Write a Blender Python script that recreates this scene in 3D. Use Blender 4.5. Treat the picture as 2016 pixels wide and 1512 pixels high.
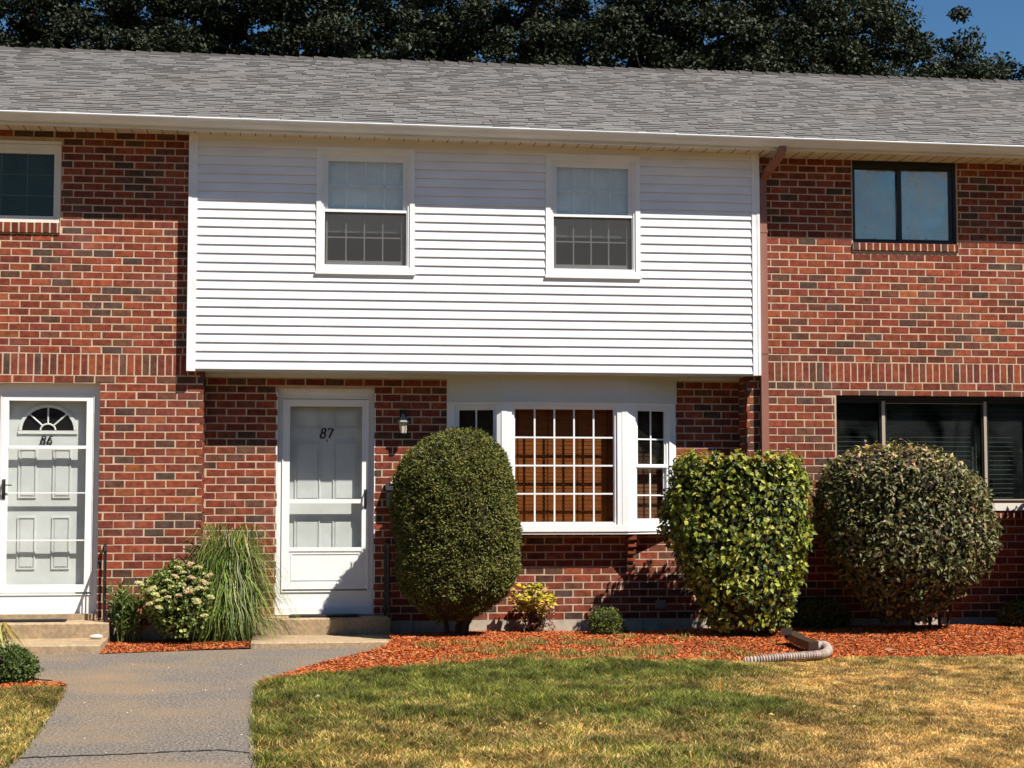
import bpy, bmesh, math, random
import numpy as np
from mathutils import Vector, Matrix
random.seed(7); rng = np.random.default_rng(11)
sc = bpy.context.scene; C = sc.collection; PI = math.pi
for o in list(bpy.data.objects): bpy.data.objects.remove(o)

# ---------------- camera, sky, sun, exposure ----------------
FPX, CAMX, CAMD, CAMH = 3300.0, -1.7815, 17.345, 1.482
PSI, TH = .12827, .067258
fw = Vector((math.sin(PSI)*math.cos(TH), math.cos(PSI)*math.cos(TH), math.sin(TH)))
rt = Vector((math.cos(PSI), -math.sin(PSI), 0)); up = rt.cross(fw)
cam = bpy.data.cameras.new('camera'); co = bpy.data.objects.new('camera', cam); C.objects.link(co)
m = Matrix((rt, up, -fw)).transposed().to_4x4(); m.translation = Vector((CAMX, -CAMD, CAMH)); co.matrix_world = m
cam.sensor_width = 36; cam.lens = 36*FPX/2016; cam.clip_end = 1000; cam.clip_start = .05
sc.camera = co
SUN = Vector((.91, -1.0, 1.82)).normalized()
wd = bpy.data.worlds.new('World'); sc.world = wd; wd.use_nodes = True
nt = wd.node_tree; bg = nt.nodes['Background']; sky = nt.nodes.new('ShaderNodeTexSky')
sky.sky_type = 'NISHITA'; sky.sun_disc = False
sky.sun_elevation = math.asin(SUN.z); sky.sun_rotation = math.atan2(SUN.x, SUN.y)
sky.air_density = 1.0; sky.dust_density = 0.0; sky.ozone_density = 3.0
hs = nt.nodes.new('ShaderNodeHueSaturation'); hs.inputs['Saturation'].default_value = 1.25; nt.links.new(sky.outputs[0], hs.inputs['Color']); nt.links.new(hs.outputs[0], bg.inputs[0]); bg.inputs[1].default_value = 0.05
sl = bpy.data.lights.new('sun', 'SUN'); sl.energy = 5.0; sl.angle = math.radians(0.5); sl.color = (1, .945, .87)
so = bpy.data.objects.new('sun', sl); C.objects.link(so); so.rotation_euler = SUN.to_track_quat('Z', 'Y').to_euler(); so.location = (8, -10, 20)
sc.view_settings.view_transform = 'Standard'; sc.view_settings.look = 'None'
sc.view_settings.exposure = .80; sc.view_settings.gamma = 1.0
try:
    sc.cycles.transparent_max_bounces = 24
except Exception: pass

PR = 756.0
def ray(px, py): return fw*FPX + rt*(px-1008) - up*(py-PR)
def at(px, py, Y):        # photo direction -> real point on the facade-parallel plane y = Y
    r = ray(px, py); t = (Y+CAMD)/r.y; return Vector((CAMX, -CAMD, CAMH)) + r*t
def gp(px, py, z=0):    # same, on the level z
    r = ray(px, py); t = (z-CAMH)/r.z; return Vector((CAMX, -CAMD, CAMH)) + r*t

# ---------------- materials ----------------
def newmat(name):
    mt = bpy.data.materials.new(name); mt.use_nodes = True; n = mt.node_tree; return mt, n, n.nodes['Principled BSDF']
def N(n, t, **k):
    x = n.nodes.new(t)
    for a, v in k.items(): setattr(x, a, v)
    return x
def mat(name, col=None, rough=.6, spec=.4, metal=0, attr=False, noise=0, nscale=8, tint=None, bump=0, bscale=60, nr=(.3, .7), trans=0, stretch=None, bdist=.003):
    mt, n, p = newmat(name); L = n.links.new
    p.inputs['Roughness'].default_value = rough; p.inputs['Specular IOR Level'].default_value = spec; p.inputs['Metallic'].default_value = metal
    tc = N(n, 'ShaderNodeTexCoord'); src = tc.outputs['Object']
    if stretch:
        mp = N(n, 'ShaderNodeMapping'); mp.inputs['Scale'].default_value = stretch; L(src, mp.inputs[0]); src = mp.outputs[0]
    if attr:
        a = N(n, 'ShaderNodeAttribute', attribute_name='col'); cs = a.outputs['Color']
    else:
        r = N(n, 'ShaderNodeRGB'); r.outputs[0].default_value = (*col, 1); cs = r.outputs[0]
    if noise:
        nz = N(n, 'ShaderNodeTexNoise'); nz.inputs['Scale'].default_value = nscale; nz.inputs['Detail'].default_value = 6; L(src, nz.inputs['Vector'])
        mr = N(n, 'ShaderNodeMapRange'); mr.inputs[1].default_value = nr[0]; mr.inputs[2].default_value = nr[1]
        mr.inputs[3].default_value = 1-noise; mr.inputs[4].default_value = 1+noise*.6; L(nz.outputs[0], mr.inputs[0])
        mx = N(n, 'ShaderNodeMix', data_type='RGBA', blend_type='MULTIPLY'); mx.inputs[0].default_value = 1
        L(cs, mx.inputs[6]); L(mr.outputs[0], mx.inputs[7]); cs = mx.outputs[2]
    if tint:   # (colour, scale, lo, hi, strength) a second patchy surface colour
        nz = N(n, 'ShaderNodeTexNoise'); nz.inputs['Scale'].default_value = tint[1]; nz.inputs['Detail'].default_value = 5; L(src, nz.inputs['Vector'])
        mr = N(n, 'ShaderNodeMapRange'); mr.inputs[1].default_value = tint[2]; mr.inputs[2].default_value = tint[3]; mr.inputs[4].default_value = tint[4]; L(nz.outputs[0], mr.inputs[0])
        mx = N(n, 'ShaderNodeMix', data_type='RGBA'); L(mr.outputs[0], mx.inputs[0]); L(cs, mx.inputs[6]); mx.inputs[7].default_value = (*tint[0], 1); cs = mx.outputs[2]
    L(cs, p.inputs['Base Color'])
    if bump:
        nb = N(n, 'ShaderNodeTexNoise'); nb.inputs['Scale'].default_value = bscale; nb.inputs['Detail'].default_value = 5; L(src, nb.inputs['Vector'])
        b = N(n, 'ShaderNodeBump'); b.inputs['Strength'].default_value = bump; b.inputs['Distance'].default_value = bdist; L(nb.outputs[0], b.inputs['Height']); L(b.outputs[0], p.inputs['Normal'])
    if trans:
        t = N(n, 'ShaderNodeBsdfTranslucent'); L(cs, t.inputs[0]); ms = N(n, 'ShaderNodeMixShader'); ms.inputs[0].default_value = trans
        L(p.outputs[0], ms.inputs[1]); L(t.outputs[0], ms.inputs[2]); L(ms.outputs[0], n.nodes['Material Output'].inputs[0])
    return mt
def glassmat(name, f0, tint, rough=0.0, wave=0, wscale=3, cloud_haze=0, gcol=(1, .95, .84)):
    mt, n, p = newmat(name); L = n.links.new; n.nodes.remove(p)
    t = N(n, 'ShaderNodeBsdfTransparent'); t.inputs[0].default_value = (*tint, 1)
    g = N(n, 'ShaderNodeBsdfGlossy'); g.inputs[0].default_value = (*gcol, 1); g.inputs['Roughness'].default_value = rough
    lw = N(n, 'ShaderNodeLayerWeight'); pw = N(n, 'ShaderNodeMath', operation='POWER'); pw.inputs[1].default_value = 5; L(lw.outputs['Facing'], pw.inputs[0])
    f = N(n, 'ShaderNodeMapRange'); f.inputs[3].default_value = f0; f.inputs[4].default_value = 1; L(pw.outputs[0], f.inputs[0]); ms = N(n, 'ShaderNodeMixShader')
    L(f.outputs[0], ms.inputs[0]); L(t.outputs[0], ms.inputs[1]); L(g.outputs[0], ms.inputs[2]); L(ms.outputs[0], n.nodes['Material Output'].inputs[0])
    if cloud_haze:    # streaky pale haze painted on the pane in place of reflected clouds
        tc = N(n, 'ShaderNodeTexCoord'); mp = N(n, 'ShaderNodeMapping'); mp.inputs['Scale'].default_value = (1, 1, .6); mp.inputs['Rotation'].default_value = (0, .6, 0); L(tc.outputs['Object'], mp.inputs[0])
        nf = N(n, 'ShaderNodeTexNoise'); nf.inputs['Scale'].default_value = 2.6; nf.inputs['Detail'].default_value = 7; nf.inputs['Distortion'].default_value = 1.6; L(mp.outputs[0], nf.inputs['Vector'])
        fr_ = N(n, 'ShaderNodeMapRange'); fr_.inputs[1].default_value = .38; fr_.inputs[2].default_value = .72; fr_.inputs[4].default_value = cloud_haze; L(nf.outputs[0], fr_.inputs[0])
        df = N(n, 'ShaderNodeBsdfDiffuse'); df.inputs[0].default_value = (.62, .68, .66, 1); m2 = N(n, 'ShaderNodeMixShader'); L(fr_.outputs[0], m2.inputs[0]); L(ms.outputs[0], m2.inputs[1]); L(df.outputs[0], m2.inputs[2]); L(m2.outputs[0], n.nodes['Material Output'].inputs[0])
    if wave:
        tc = N(n, 'ShaderNodeTexCoord'); nz = N(n, 'ShaderNodeTexNoise'); nz.inputs['Scale'].default_value = wscale; nz.inputs['Detail'].default_value = 3; L(tc.outputs['Object'], nz.inputs['Vector'])
        b = N(n, 'ShaderNodeBump'); b.inputs['Strength'].default_value = wave; b.inputs['Distance'].default_value = .02; L(nz.outputs[0], b.inputs['Height']); L(b.outputs[0], g.inputs['Normal'])
    return mt
def alphamat(name, col, alpha):
    mt, n, p = newmat(name); L = n.links.new
    p.inputs['Base Color'].default_value = (*col, 1); p.inputs['Roughness'].default_value = .8; p.inputs['Alpha'].default_value = alpha
    return mt

M = {}
M['brick'] = mat('brick', attr=True, rough=.88, spec=.2, noise=.42, nscale=17, tint=((.24, .19, .165), 2.1, .52, .8, .22), bump=.6, bscale=110)
M['mortar'] = mat('mortar', (.50, .36, .25), rough=.95, spec=.1, noise=.22, nscale=9, bump=.8, bscale=70)
M['siding'] = mat('siding', (.79, .78, .79), rough=.45, noise=.09, nscale=2.2, tint=((.60, .59, .58), 2.6, .52, .8, .45), stretch=(1, 1, 2.2), bump=.35, bscale=9)
M['white'] = mat('white_paint', (.80, .80, .78), rough=.4, noise=.05, nscale=5)
M['doorpaint'] = mat('door_paint', (.66, .67, .66), rough=.4, noise=.10, nscale=4, tint=((.5, .49, .46), 6, .55, .85, .4))
M['offwhite'] = mat('offwhite_vinyl', (.70, .66, .58), rough=.45, noise=.06, nscale=5)
M['greypaint'] = mat('header_board', (.60, .60, .56), rough=.5, noise=.05, nscale=3)
M['gutter'] = mat('gutter_metal', (.66, .68, .69), rough=.35, noise=.12, nscale=3, stretch=(.6, 1, 5), tint=((.45, .43, .40), 4, .55, .85, .4))
M['soffit'] = mat('soffit_vinyl', (.66, .58, .46), rough=.5, noise=.1, nscale=5, tint=((.25, .2, .14), 9, .58, .8, .5))
M['groove'] = mat('groove_dark', (.05, .045, .04), rough=.9)
M['shingle'] = mat('shingle', attr=True, rough=.95, spec=.15, noise=.15, nscale=45, tint=((.14, .115, .095), .7, .5, .85, .25), bump=.7, bscale=250)
M['deck'] = mat('roof_deck', (.05, .045, .04), rough=.95)
M['concrete'] = mat('concrete', (.38, .275, .165), rough=.92, spec=.2, noise=.28, nscale=30, tint=((.20, .16, .11), 6, .48, .75, .6), bump=.8, bscale=90)
M['found'] = mat('foundation', (.42, .36, .28), rough=.95, noise=.2, nscale=12, bump=.6, bscale=50)
M['asphalt'] = mat('path_asphalt', (.21, .18, .148), rough=.95, spec=.2, noise=.62, nscale=60, nr=(.40, .62), tint=((.30, .205, .115), .8, .45, .70, .7), bump=1, bscale=110, bdist=.012)
M['crack'] = mat('crack', (.03, .026, .022), rough=1)
M['soil'] = mat('mulch_soil', (.12, .035, .012), rough=1, noise=.5, nscale=60, bump=1, bscale=80, bdist=.01)
M['chip'] = mat('mulch_chip', attr=True, rough=.85, spec=.2, noise=.2, nscale=50)
M['turf'] = mat('turf', (.14, .10, .03), rough=1, noise=.5, nscale=40, tint=((.30, .19, .07), 1.4, .45, .62, .8), bump=1, bscale=120, bdist=.01)
M['grass'] = mat('grass_blade', attr=True, rough=.6, spec=.3, trans=.3)
M['leaf'] = mat('leaf', attr=True, rough=.5, spec=.35, trans=.25)
M['glossleaf'] = mat('gloss_leaf', attr=True, rough=.45, spec=.3, trans=.12)
M['treeleaf'] = mat('tree_leaf', attr=True, rough=.6, spec=.25, trans=.12)
M['needle'] = mat('needle', attr=True, rough=.6, spec=.25, trans=.1)
M['bark'] = mat('bark', (.05, .035, .022), rough=.95, noise=.4, nscale=14, bump=1, bscale=40, bdist=.01)
M['twig'] = mat('twig_mass', (.022, .018, .010), rough=1, noise=.4, nscale=25, bump=1, bscale=40, bdist=.02)
M['black'] = mat('black_iron', (.012, .012, .013), rough=.45)
M['darkframe'] = mat('bronze_frame', (.014, .012, .012), rough=.35)
M['alu'] = mat('tan_aluminium', (.42, .34, .25), rough=.4, spec=.5)
M['copper'] = mat('brown_downspout', (.26, .115, .08), rough=.45, noise=.12, nscale=6, stretch=(1, 1, .3))
M['pipebrown'] = mat('brown_plastic', (.05, .032, .022), rough=.4)
M['pipe'] = mat('corrugated_plastic', (.40, .32, .27), rough=.7, noise=.35, nscale=14, tint=((.2, .14, .1), 9, .5, .75, .6))
M['glass'] = glassmat('window_glass', .03, (.7, .74, .72), wave=.12, wscale=2.2, cloud_haze=.02, gcol=(.85, .78, .58))
M['glass_up'] = glassmat('bedroom_glass', .07, (.97, .97, .97), wave=.35, wscale=2.6, cloud_haze=.14, gcol=(1, .88, .74))
M['glass_blue'] = glassmat('slider_glass', .20, (.75, .80, .82), rough=.05, wave=.5, wscale=2.0, cloud_haze=.45)
M['glass_clear'] = glassmat('storm_glass', .02, (.95, .96, .95), wave=.1)
M['glass_bay'] = glassmat('bay_glass', .03, (.78, .76, .74), wave=.1)
M['screen'] = alphamat('insect_screen', (.05, .05, .05), .42)
M['sheer'] = alphamat('sheer_curtain', (.45, .47, .46), .30)
M['curtain'] = mat('white_shade', (.80, .82, .80), rough=.8)
M['slat'] = mat('blind_slat', (.15, .16, .15), rough=.6)
M['wood'] = mat('wood_slat', (.44, .15, .030), rough=.5, noise=.3, nscale=7, stretch=(.4, 1, 8))
M['wood_shaded'] = mat('wood_slat_shaded', (.13, .05, .02), rough=.6, noise=.3, nscale=7)  # same wood as the front blind, with the side lites' shade in its colour
M['tape'] = mat('blind_tape', (.22, .075, .018), rough=.8)
M['room'] = mat('room_dark', (.05, .048, .045), rough=.9)
M['brass'] = mat('lamp_glass', (.55, .50, .38), rough=.25, spec=.6)
M['rubber'] = mat('rubber_mat', (.018, .016, .016), rough=.85, bump=.6, bscale=120)
M['stone'] = mat('white_stone', (.62, .56, .48), rough=.7, noise=.2, nscale=30)
M['petal'] = mat('petal', attr=True, rough=.7, trans=.25)
M['grey'] = mat('grey_plastic', (.2, .2, .19), rough=.5)

# ---------------- helpers ----------------
def link_mesh(me, name, m=None, parent=None):
    o = bpy.data.objects.new(name, me); C.objects.link(o)
    if m: me.materials.append(m)
    if parent: o.parent = parent
    return o
def tag(o, label=None, cat=None, group=None, kind=None):
    if label: o['label'] = label
    if cat: o['category'] = cat
    if group: o['group'] = group
    if kind: o['kind'] = kind
    return o
def thing(name, label, cat, loc=(0, 0, 0), group=None):
    o = bpy.data.objects.new(name, None); C.objects.link(o); o.location = loc; o.empty_display_size = .1
    return tag(o, label, cat, group)
class MB:
    def __init__(s): s.v = []; s.f = []; s.c = []; s.cur = None; s.mi = []; s.m = 0
    def add(s, vs, fs):
        b = len(s.v); s.v += [tuple(q) for q in vs]; s.f += [tuple(b+i for i in q) for q in fs]; s.mi += [s.m]*len(fs)
        if s.cur is not None: s.c += [s.cur]*len(vs)
    def box(s, x0, x1, y0, y1, z0, z1):
        s.add([(x0, y0, z0), (x1, y0, z0), (x1, y1, z0), (x0, y1, z0), (x0, y0, z1), (x1, y0, z1), (x1, y1, z1), (x0, y1, z1)],
              [(0, 3, 2, 1), (4, 5, 6, 7), (0, 1, 5, 4), (1, 2, 6, 5), (2, 3, 7, 6), (3, 0, 4, 7)])
    def cbox(s, x0, x1, y0, y1, z0, z1, c=.003, j=0):   # box with a chamfered front (towards -y) and jittered face
        r = lambda: random.uniform(-j, j)
        s.add([(x0, y1, z0), (x1, y1, z0), (x1, y1, z1), (x0, y1, z1), (x0+r(), y0+c, z0+r()), (x1+r(), y0+c, z0+r()), (x1+r(), y0+c, z1+r()), (x0+r(), y0+c, z1+r()),
               (x0+c, y0+r()*.15, z0+c), (x1-c, y0+r()*.15, z0+c), (x1-c, y0+r()*.15, z1-c), (x0+c, y0+r()*.15, z1-c)],
              [(0, 1, 5, 4), (1, 2, 6, 5), (2, 3, 7, 6), (3, 0, 4, 7), (4, 5, 9, 8), (5, 6, 10, 9), (6, 7, 11, 10), (7, 4, 8, 11), (8, 9, 10, 11), (0, 3, 2, 1)])
    def ring(s, x0, x1, z0, z1, w, y0, y1, wt=None, wb=None):
        wt = w if wt is None else wt; wb = w if wb is None else wb
        s.box(x0, x1, y0, y1, z1-wt, z1); s.box(x0, x1, y0, y1, z0, z0+wb); s.box(x0, x0+w, y0, y1, z0+wb, z1-wt); s.box(x1-w, x1, y0, y1, z0+wb, z1-wt)
    def prism(s, pts, x0, x1):     # profile in (y,z) extruded along x
        n = len(pts); s.add([(x0, y, z) for y, z in pts]+[(x1, y, z) for y, z in pts],
              [(i, (i+1) % n, n+(i+1) % n, n+i) for i in range(n)]+[tuple(range(n))[::-1], tuple(range(n, 2*n))])
    def tube(s, pts, r, n=8, cap=True):
        pts = [Vector(p) for p in pts]; rs = r if isinstance(r, (list, tuple)) else [r]*len(pts); vs = []; fs = []
        pa = None
        for i, p in enumerate(pts):
            t = (pts[min(i+1, len(pts)-1)]-pts[max(i-1, 0)]).normalized()
            a = t.orthogonal().normalized() if pa is None else (pa-t*pa.dot(t)).normalized()
            pa = a; b = t.cross(a)
            for k in range(n): q = 2*PI*k/n; vs.append(p+(a*math.cos(q)+b*math.sin(q))*rs[i])
        for i in range(len(pts)-1):
            for k in range(n): fs.append((i*n+k, i*n+(k+1) % n, (i+1)*n+(k+1) % n, (i+1)*n+k))
        if cap: fs += [tuple(range(n))[::-1], tuple(range((len(pts)-1)*n, len(pts)*n))]
        s.add(vs, fs)
    def lathe(s, prof, cx, cy, n=16):
        vs = []; fs = []
        for r, z in prof:
            for k in range(n): q = 2*PI*k/n; vs.append((cx+r*math.cos(q), cy+r*math.sin(q), z))
        for i in range(len(prof)-1):
            for k in range(n): fs.append((i*n+k, i*n+(k+1) % n, (i+1)*n+(k+1) % n, (i+1)*n+k))
        fs += [tuple(range(n))[::-1], tuple(range((len(prof)-1)*n, len(prof)*n))]; s.add(vs, fs)
    def build(s, name, m, parent=None, smooth=False):
        me = bpy.data.meshes.new(name); me.from_pydata(s.v, [], s.f)
        ms = m if isinstance(m, (list, tuple)) else [m]
        for q in ms: me.materials.append(q)
        if len(ms) > 1: me.polygons.foreach_set('material_index', s.mi)
        if s.c:
            a = me.attributes.new('col', 'FLOAT_COLOR', 'POINT'); a.data.foreach_set('color', np.array([(*c, 1) for c in s.c], dtype=np.float32).ravel())
        if smooth: me.polygons.foreach_set('use_smooth', [True]*len(me.polygons))
        bm = bmesh.new(); bm.from_mesh(me); bmesh.ops.recalc_face_normals(bm, faces=bm.faces); bm.to_mesh(me); bm.free()
        return link_mesh(me, name, None, parent)

def np_mesh(name, verts, faces, cols, m, parent=None):
    """verts (n,3); faces (k,4) or (k,3) int; cols (n,3)"""
    me = bpy.data.meshes.new(name); nv = len(verts); k, w = faces.shape
    me.vertices.add(nv); me.vertices.foreach_set('co', verts.astype(np.float32).ravel())
    me.loops.add(k*w); me.loops.foreach_set('vertex_index', faces.astype(np.int32).ravel())
    me.polygons.add(k); me.polygons.foreach_set('loop_start', np.arange(0, k*w, w, dtype=np.int32))
    try: me.polygons.foreach_set('loop_total', np.full(k, w, dtype=np.int32))
    except Exception: pass
    me.update(calc_edges=True); me.validate()
    a = me.attributes.new('col', 'FLOAT_COLOR', 'POINT'); a.data.foreach_set('color', np.concatenate([cols, np.ones((nv, 1))], 1).astype(np.float32).ravel())
    return link_mesh(me, name, m, parent)
def unit(a): return a/np.maximum(np.linalg.norm(a, axis=1, keepdims=True), 1e-9)
def leaf_geo(P, D, Nn, ln, wd, cols, fold=.25, droop=.15):
    """leaves: base P, direction D, face normal Nn; 6 verts, 4 quads->2 quads each (left half, right half)"""
    n = len(P); D = unit(D); Nn = unit(Nn - D*np.sum(Nn*D, 1, keepdims=True)); S = np.cross(D, Nn)
    ln = np.broadcast_to(np.asarray(ln).reshape(-1, 1), (n, 1)); wd = np.broadcast_to(np.asarray(wd).reshape(-1, 1), (n, 1))
    base = P; mid = P+D*ln*.45+Nn*ln*.04; tip = P+D*ln-Nn*ln*droop
    l = mid-D*ln*.02+S*wd*.5+Nn*wd*fold; r = mid-D*ln*.02-S*wd*.5+Nn*wd*fold
    V = np.stack([base, l, tip, r, mid], 1).reshape(-1, 3)
    i = np.arange(n)[:, None]*5
    F = np.concatenate([i+np.array([[0, 4, 1]]), i+np.array([[4, 2, 1]]), i+np.array([[0, 3, 4]]), i+np.array([[4, 3, 2]])])
    return V, F, np.repeat(cols, 5, axis=0)
def pick(pal, w, n, jit=.2):
    pal = np.array(pal); idx = rng.choice(len(pal), n, p=np.array(w)/sum(w)); c = pal[idx]*(1+rng.uniform(-jit, jit, (n, 1)))
    return np.clip(c*(1+rng.uniform(-.08, .08, (n, 3))), 0, 1)

# ---------------- brick work ----------------
BR = [(.215, .049, .023), (.19, .041, .021), (.245, .059, .026), (.165, .038, .023), (.105, .046, .029), (.082, .047, .035), (.135, .050, .028), (.27, .076, .028)]
BW = [5, 4.5, 3, 4, 2.0, 1.7, 1.8, .5]
def bcol():
    c = random.choices(BR, BW)[0]; k = random.uniform(.78, 1.2); return tuple(min(1, q*k*random.uniform(.94, 1.06)) for q in c)
J = .0135
def sub(r, h):
    x0, x1, z0, z1 = r; a, b, c, d = h
    if x1 <= a or x0 >= b or z1 <= c or z0 >= d: return [r]
    ov = min(z1, d)-max(z0, c)
    if ov > .5*(z1-z0):
        out = []
        if a-x0 > .012: out.append((x0, a, z0, z1))
        if x1-b > .012: out.append((b, x1, z0, z1))
        return out
    return [(x0, x1, z0, c)] if c > z0 and c-z0 > .02 else ([(x0, x1, d, z1)] if z1-d > .02 else [])
def brick_row(mb, x0, x1, z0, pitch, yf, off, holes, axis=None):
    x = x0-off*.203
    while x < x1:
        a, b = max(x+J/2, x0), min(x+.203-J/2, x1); ok = b-a > .015
        jx = random.uniform(-.003, .003)
        if ok:
            rs = [(a+jx if a > x0 else a, b+jx if b < x1 else b, z0+J/2+random.uniform(-.0012, .0012), z0+pitch-J/2+random.uniform(-.0012, .0012))]
            for h in holes: rs = [q for r in rs for q in sub(r, h)]
            for r in rs:
                mb.cur = bcol(); y = yf+random.uniform(-.0014, .0010)
                if axis is None: mb.cbox(r[0], r[1], y, yf+.06, r[2], r[3], .0028, .0016)
        x += .203
def mortar(mb, x0, x1, z0, z1, yf, holes, dep=.1, rec=.0028):
    xs = sorted({x0, x1, *[min(max(h[i], x0), x1) for h in holes for i in (0, 1)]}); zs = sorted({z0, z1, *[min(max(h[i], z0), z1) for h in holes for i in (2, 3)]})
    for i in range(len(xs)-1):
        for j in range(len(zs)-1):
            cx, cz = (xs[i]+xs[i+1])/2, (zs[j]+zs[j+1])/2
            if any(h[0] < cx < h[1] and h[2] < cz < h[3] for h in holes): continue
            mb.box(xs[i], xs[i+1], yf+rec, yf+dep, zs[j], zs[j+1])
def merged(holes, sills):     # a window opening and the sill below it cut the courses as one
    out = []
    for h in holes:
        s = [q for q in sills if abs(q[3]-h[2]) < .1 and q[0] < h[1] and q[1] > h[0]]
        out.append((min(h[0], s[0][0]), max(h[1], s[0][1]), s[0][2], h[3]) if s else h)
    return out
def brick_wall(x0, x1, z0, z1, yf, holes, parent, soldier=None, pu=.0785, pl=.0803, sills=()):
    mb = MB()
    if soldier:
        a, b = soldier; n = max(1, round((z1-b)/pu)); p = (z1-b)/n
        hs = merged(holes, sills)
        for i in range(n): brick_row(mb, x0, x1, b+i*p, p, yf, (i % 2)*.5+.13+random.uniform(-.04, .04), hs)
        x = x0
        while x < x1-.02:
            w = min(.0765, x1-x); mb.cur = bcol(); rs = [(x+J/2, x+w-J/2, a+J/2, b-J/2)]
            for h in hs: rs = [q for r in rs for q in sub(r, h)]
            for r in rs: mb.cbox(r[0], r[1], yf+random.uniform(-.0014, .001), yf+.06, r[2], r[3], .0028, .0016)
            x += .0765
        top = a
    else: top = z1; hs = merged(holes, sills)
    n = max(1, round((top-z0)/pl)); p = (top-z0)/n
    for i in range(n): brick_row(mb, x0, x1, z0+i*p, p, yf, (i % 2)*.5+.4+random.uniform(-.04, .04), hs)
    for s in sills:      # rowlock sill, slightly proud
        x = s[0]
        while x < s[1]-.02:
            w = min(.0765, s[1]-x); mb.cur = tuple(q*.8 for q in bcol()); mb.cbox(x+J/2, x+w-J/2, yf-.022, yf+.075, s[2]+.004, s[3]-.003, .004, .002); x += .0765
    o = mb.build('brick_wall', M['brick'], parent)
    mm = MB(); mortar(mm, x0, x1, z0, z1, yf, [h for h in holes])
    for s in sills: mm.box(s[0]+.004, s[1]-.004, yf-.019, yf+.004, s[2]+.008, s[3]-.006)
    mm.build('mortar', M['mortar'], o)
    return o
def brick_return(x, y0, y1, z0, z1, face, parent, p=.0803):     # wall end facing -x or +x
    mb = MB(); n = round((z1-z0)/p); p = (z1-z0)/n
    for i in range(n):
        y = y0-(i % 2)*.1015+.003
        while y < y1:
            a, b = max(y+J/2, y0+.001), min(y+.203-J/2, y1)
            if b-a > .015:
                mb.cur = bcol(); d = random.uniform(0, .0015)
                if face < 0: mb.box(x-.006-d, x+.03, a, b, z0+i*p+J/2, z0+(i+1)*p-J/2)
                else: mb.box(x-.03, x+.006+d, a, b, z0+i*p+J/2, z0+(i+1)*p-J/2)
            y += .203
    o = mb.build('brick_wall', M['brick'], parent)
    mm = MB(); mm.box(x-(0 if face < 0 else .08), x+(.08 if face < 0 else 0), y0+.008, y1, z0, z1); mm.build('mortar', M['mortar'], o)

H = thing('townhouse_row', 'long brick townhouse row with white sided middle unit and grey shingle roof', 'building')
RC = .31; SD = -.095
ZF = .185
# openings
W86 = (-5.25, -4.18, 4.262, 5.10); D86 = (-4.80, -3.75, .26, 2.63)
WR = (4.171, 5.348, 4.225, 5.20); WB = (3.96, 6.24, 1.415, 2.570)
D87 = (-1.972, -.964, .26, 2.618)
BX0, BX1, BZ0, BZ1 = -.20, 2.283, 1.09, 2.80
brick_wall(-9, -2.725, ZF, 5.21, 0, [W86, D86], H, soldier=(2.712, 2.933), pu=.0755, sills=[(-5.27, -4.172, 4.15, 4.262)])
brick_wall(2.979, 10, ZF, 5.21, 0, [WR, WB], H, soldier=(2.712, 2.925), pu=.079, sills=[(4.16, 5.36, 4.135, 4.225), (3.94, 6.26, 1.245, 1.33)])
brick_wall(-2.725, 2.979, ZF, 2.80, RC, [D87, (BX0+.05, BX1-.05, BZ0+.06, 2.9)], H, pl=.0797)
brick_return(-2.725, 0, RC, ZF, 2.78, 1, H); brick_return(2.979, 0, RC, ZF, 2.78, -1, H)
f = MB(); f.box(-9, -2.715, -.004, .3, -.2, ZF-.002); f.box(2.969, 10, -.004, .3, -.2, ZF-.002); f.box(-2.71, 2.965, RC-.004, .5, -.2, ZF-.002)
g = f; f.m = 1
for x in (-.55, -.02, .78, 1.24, 1.9, 2.5): g.box(x, x+.006, RC-.0055, RC, 0, ZF-.004)
f.build('foundation', [M['found'], M['crack']], H)
# rear and end walls of the block
b = MB(); b.box(-9, 10, 9.2, 9.4, 0, 5.2); b.box(-9.1, -9.002, .1, 9.2, 0, 5.2); b.box(10.002, 10.1, .1, 9.2, 0, 5.2); b.build('rear_wall', M['mortar'], H)

# siding
w1 = (-1.591, -.578, 3.765, 5.092); w2 = (.798, 1.806, 3.765, 5.087)
sh = [(w1[0]+.055, w1[1]-.055, w1[2]+.10, w1[3]-.10), (w2[0]+.055, w2[1]-.055, w2[2]+.10, w2[3]-.10)]
s = MB(); z = 2.782; e = .0915; SX0, SX1 = -2.80, 3.018
while z < 5.19:
    segs = [(SX0, SX1)]
    for h in sh:
        if z+e > h[2] and z < h[3]: segs = [q for a, bb in segs for q in (((a, h[0]), (h[1], bb)) if a < h[0] < bb else ((a, bb),))]
    for a, bb in segs:
        # lap ends inside a board run
        cuts = [a]+sorted(c for c in ([.33] if random.random() < .25 else [])+([.88] if random.random() < .45 else [])+([2.25] if random.random() < .15 else []) if a+.2 < c < bb-.2)+[bb]
        for i in range(len(cuts)-1):
            d = .0012*(i % 2); o_ = random.uniform(-.0008, .0008)
            s.prism([(SD-.002, z+e+.008), (SD-.0185-d, z+.003+o_), (SD-.0175-d, z-.003+o_), (SD-.011, z-.003+o_), (SD-.008, z+.007), (SD+.01, z+e+.008)], cuts[i], cuts[i+1])
    z += e
s.build('siding', M['siding'], H)
s = MB(); s.box(SX0-.09, SX0, SD-.025, -.002, 2.757, 5.2); s.box(SX0-.088, SX0-.06, SD-.029, SD-.0255, 2.758, 5.189); s.build('corner_board', M['siding'], H)
s = MB(); s.box(SX1, SX1+.085, SD-.025, -.002, 2.765, 5.16); s.box(SX1+.055, SX1+.083, SD-.029, SD-.0255, 2.766, 5.159); s.build('corner_board', M['siding'], H)
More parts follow.
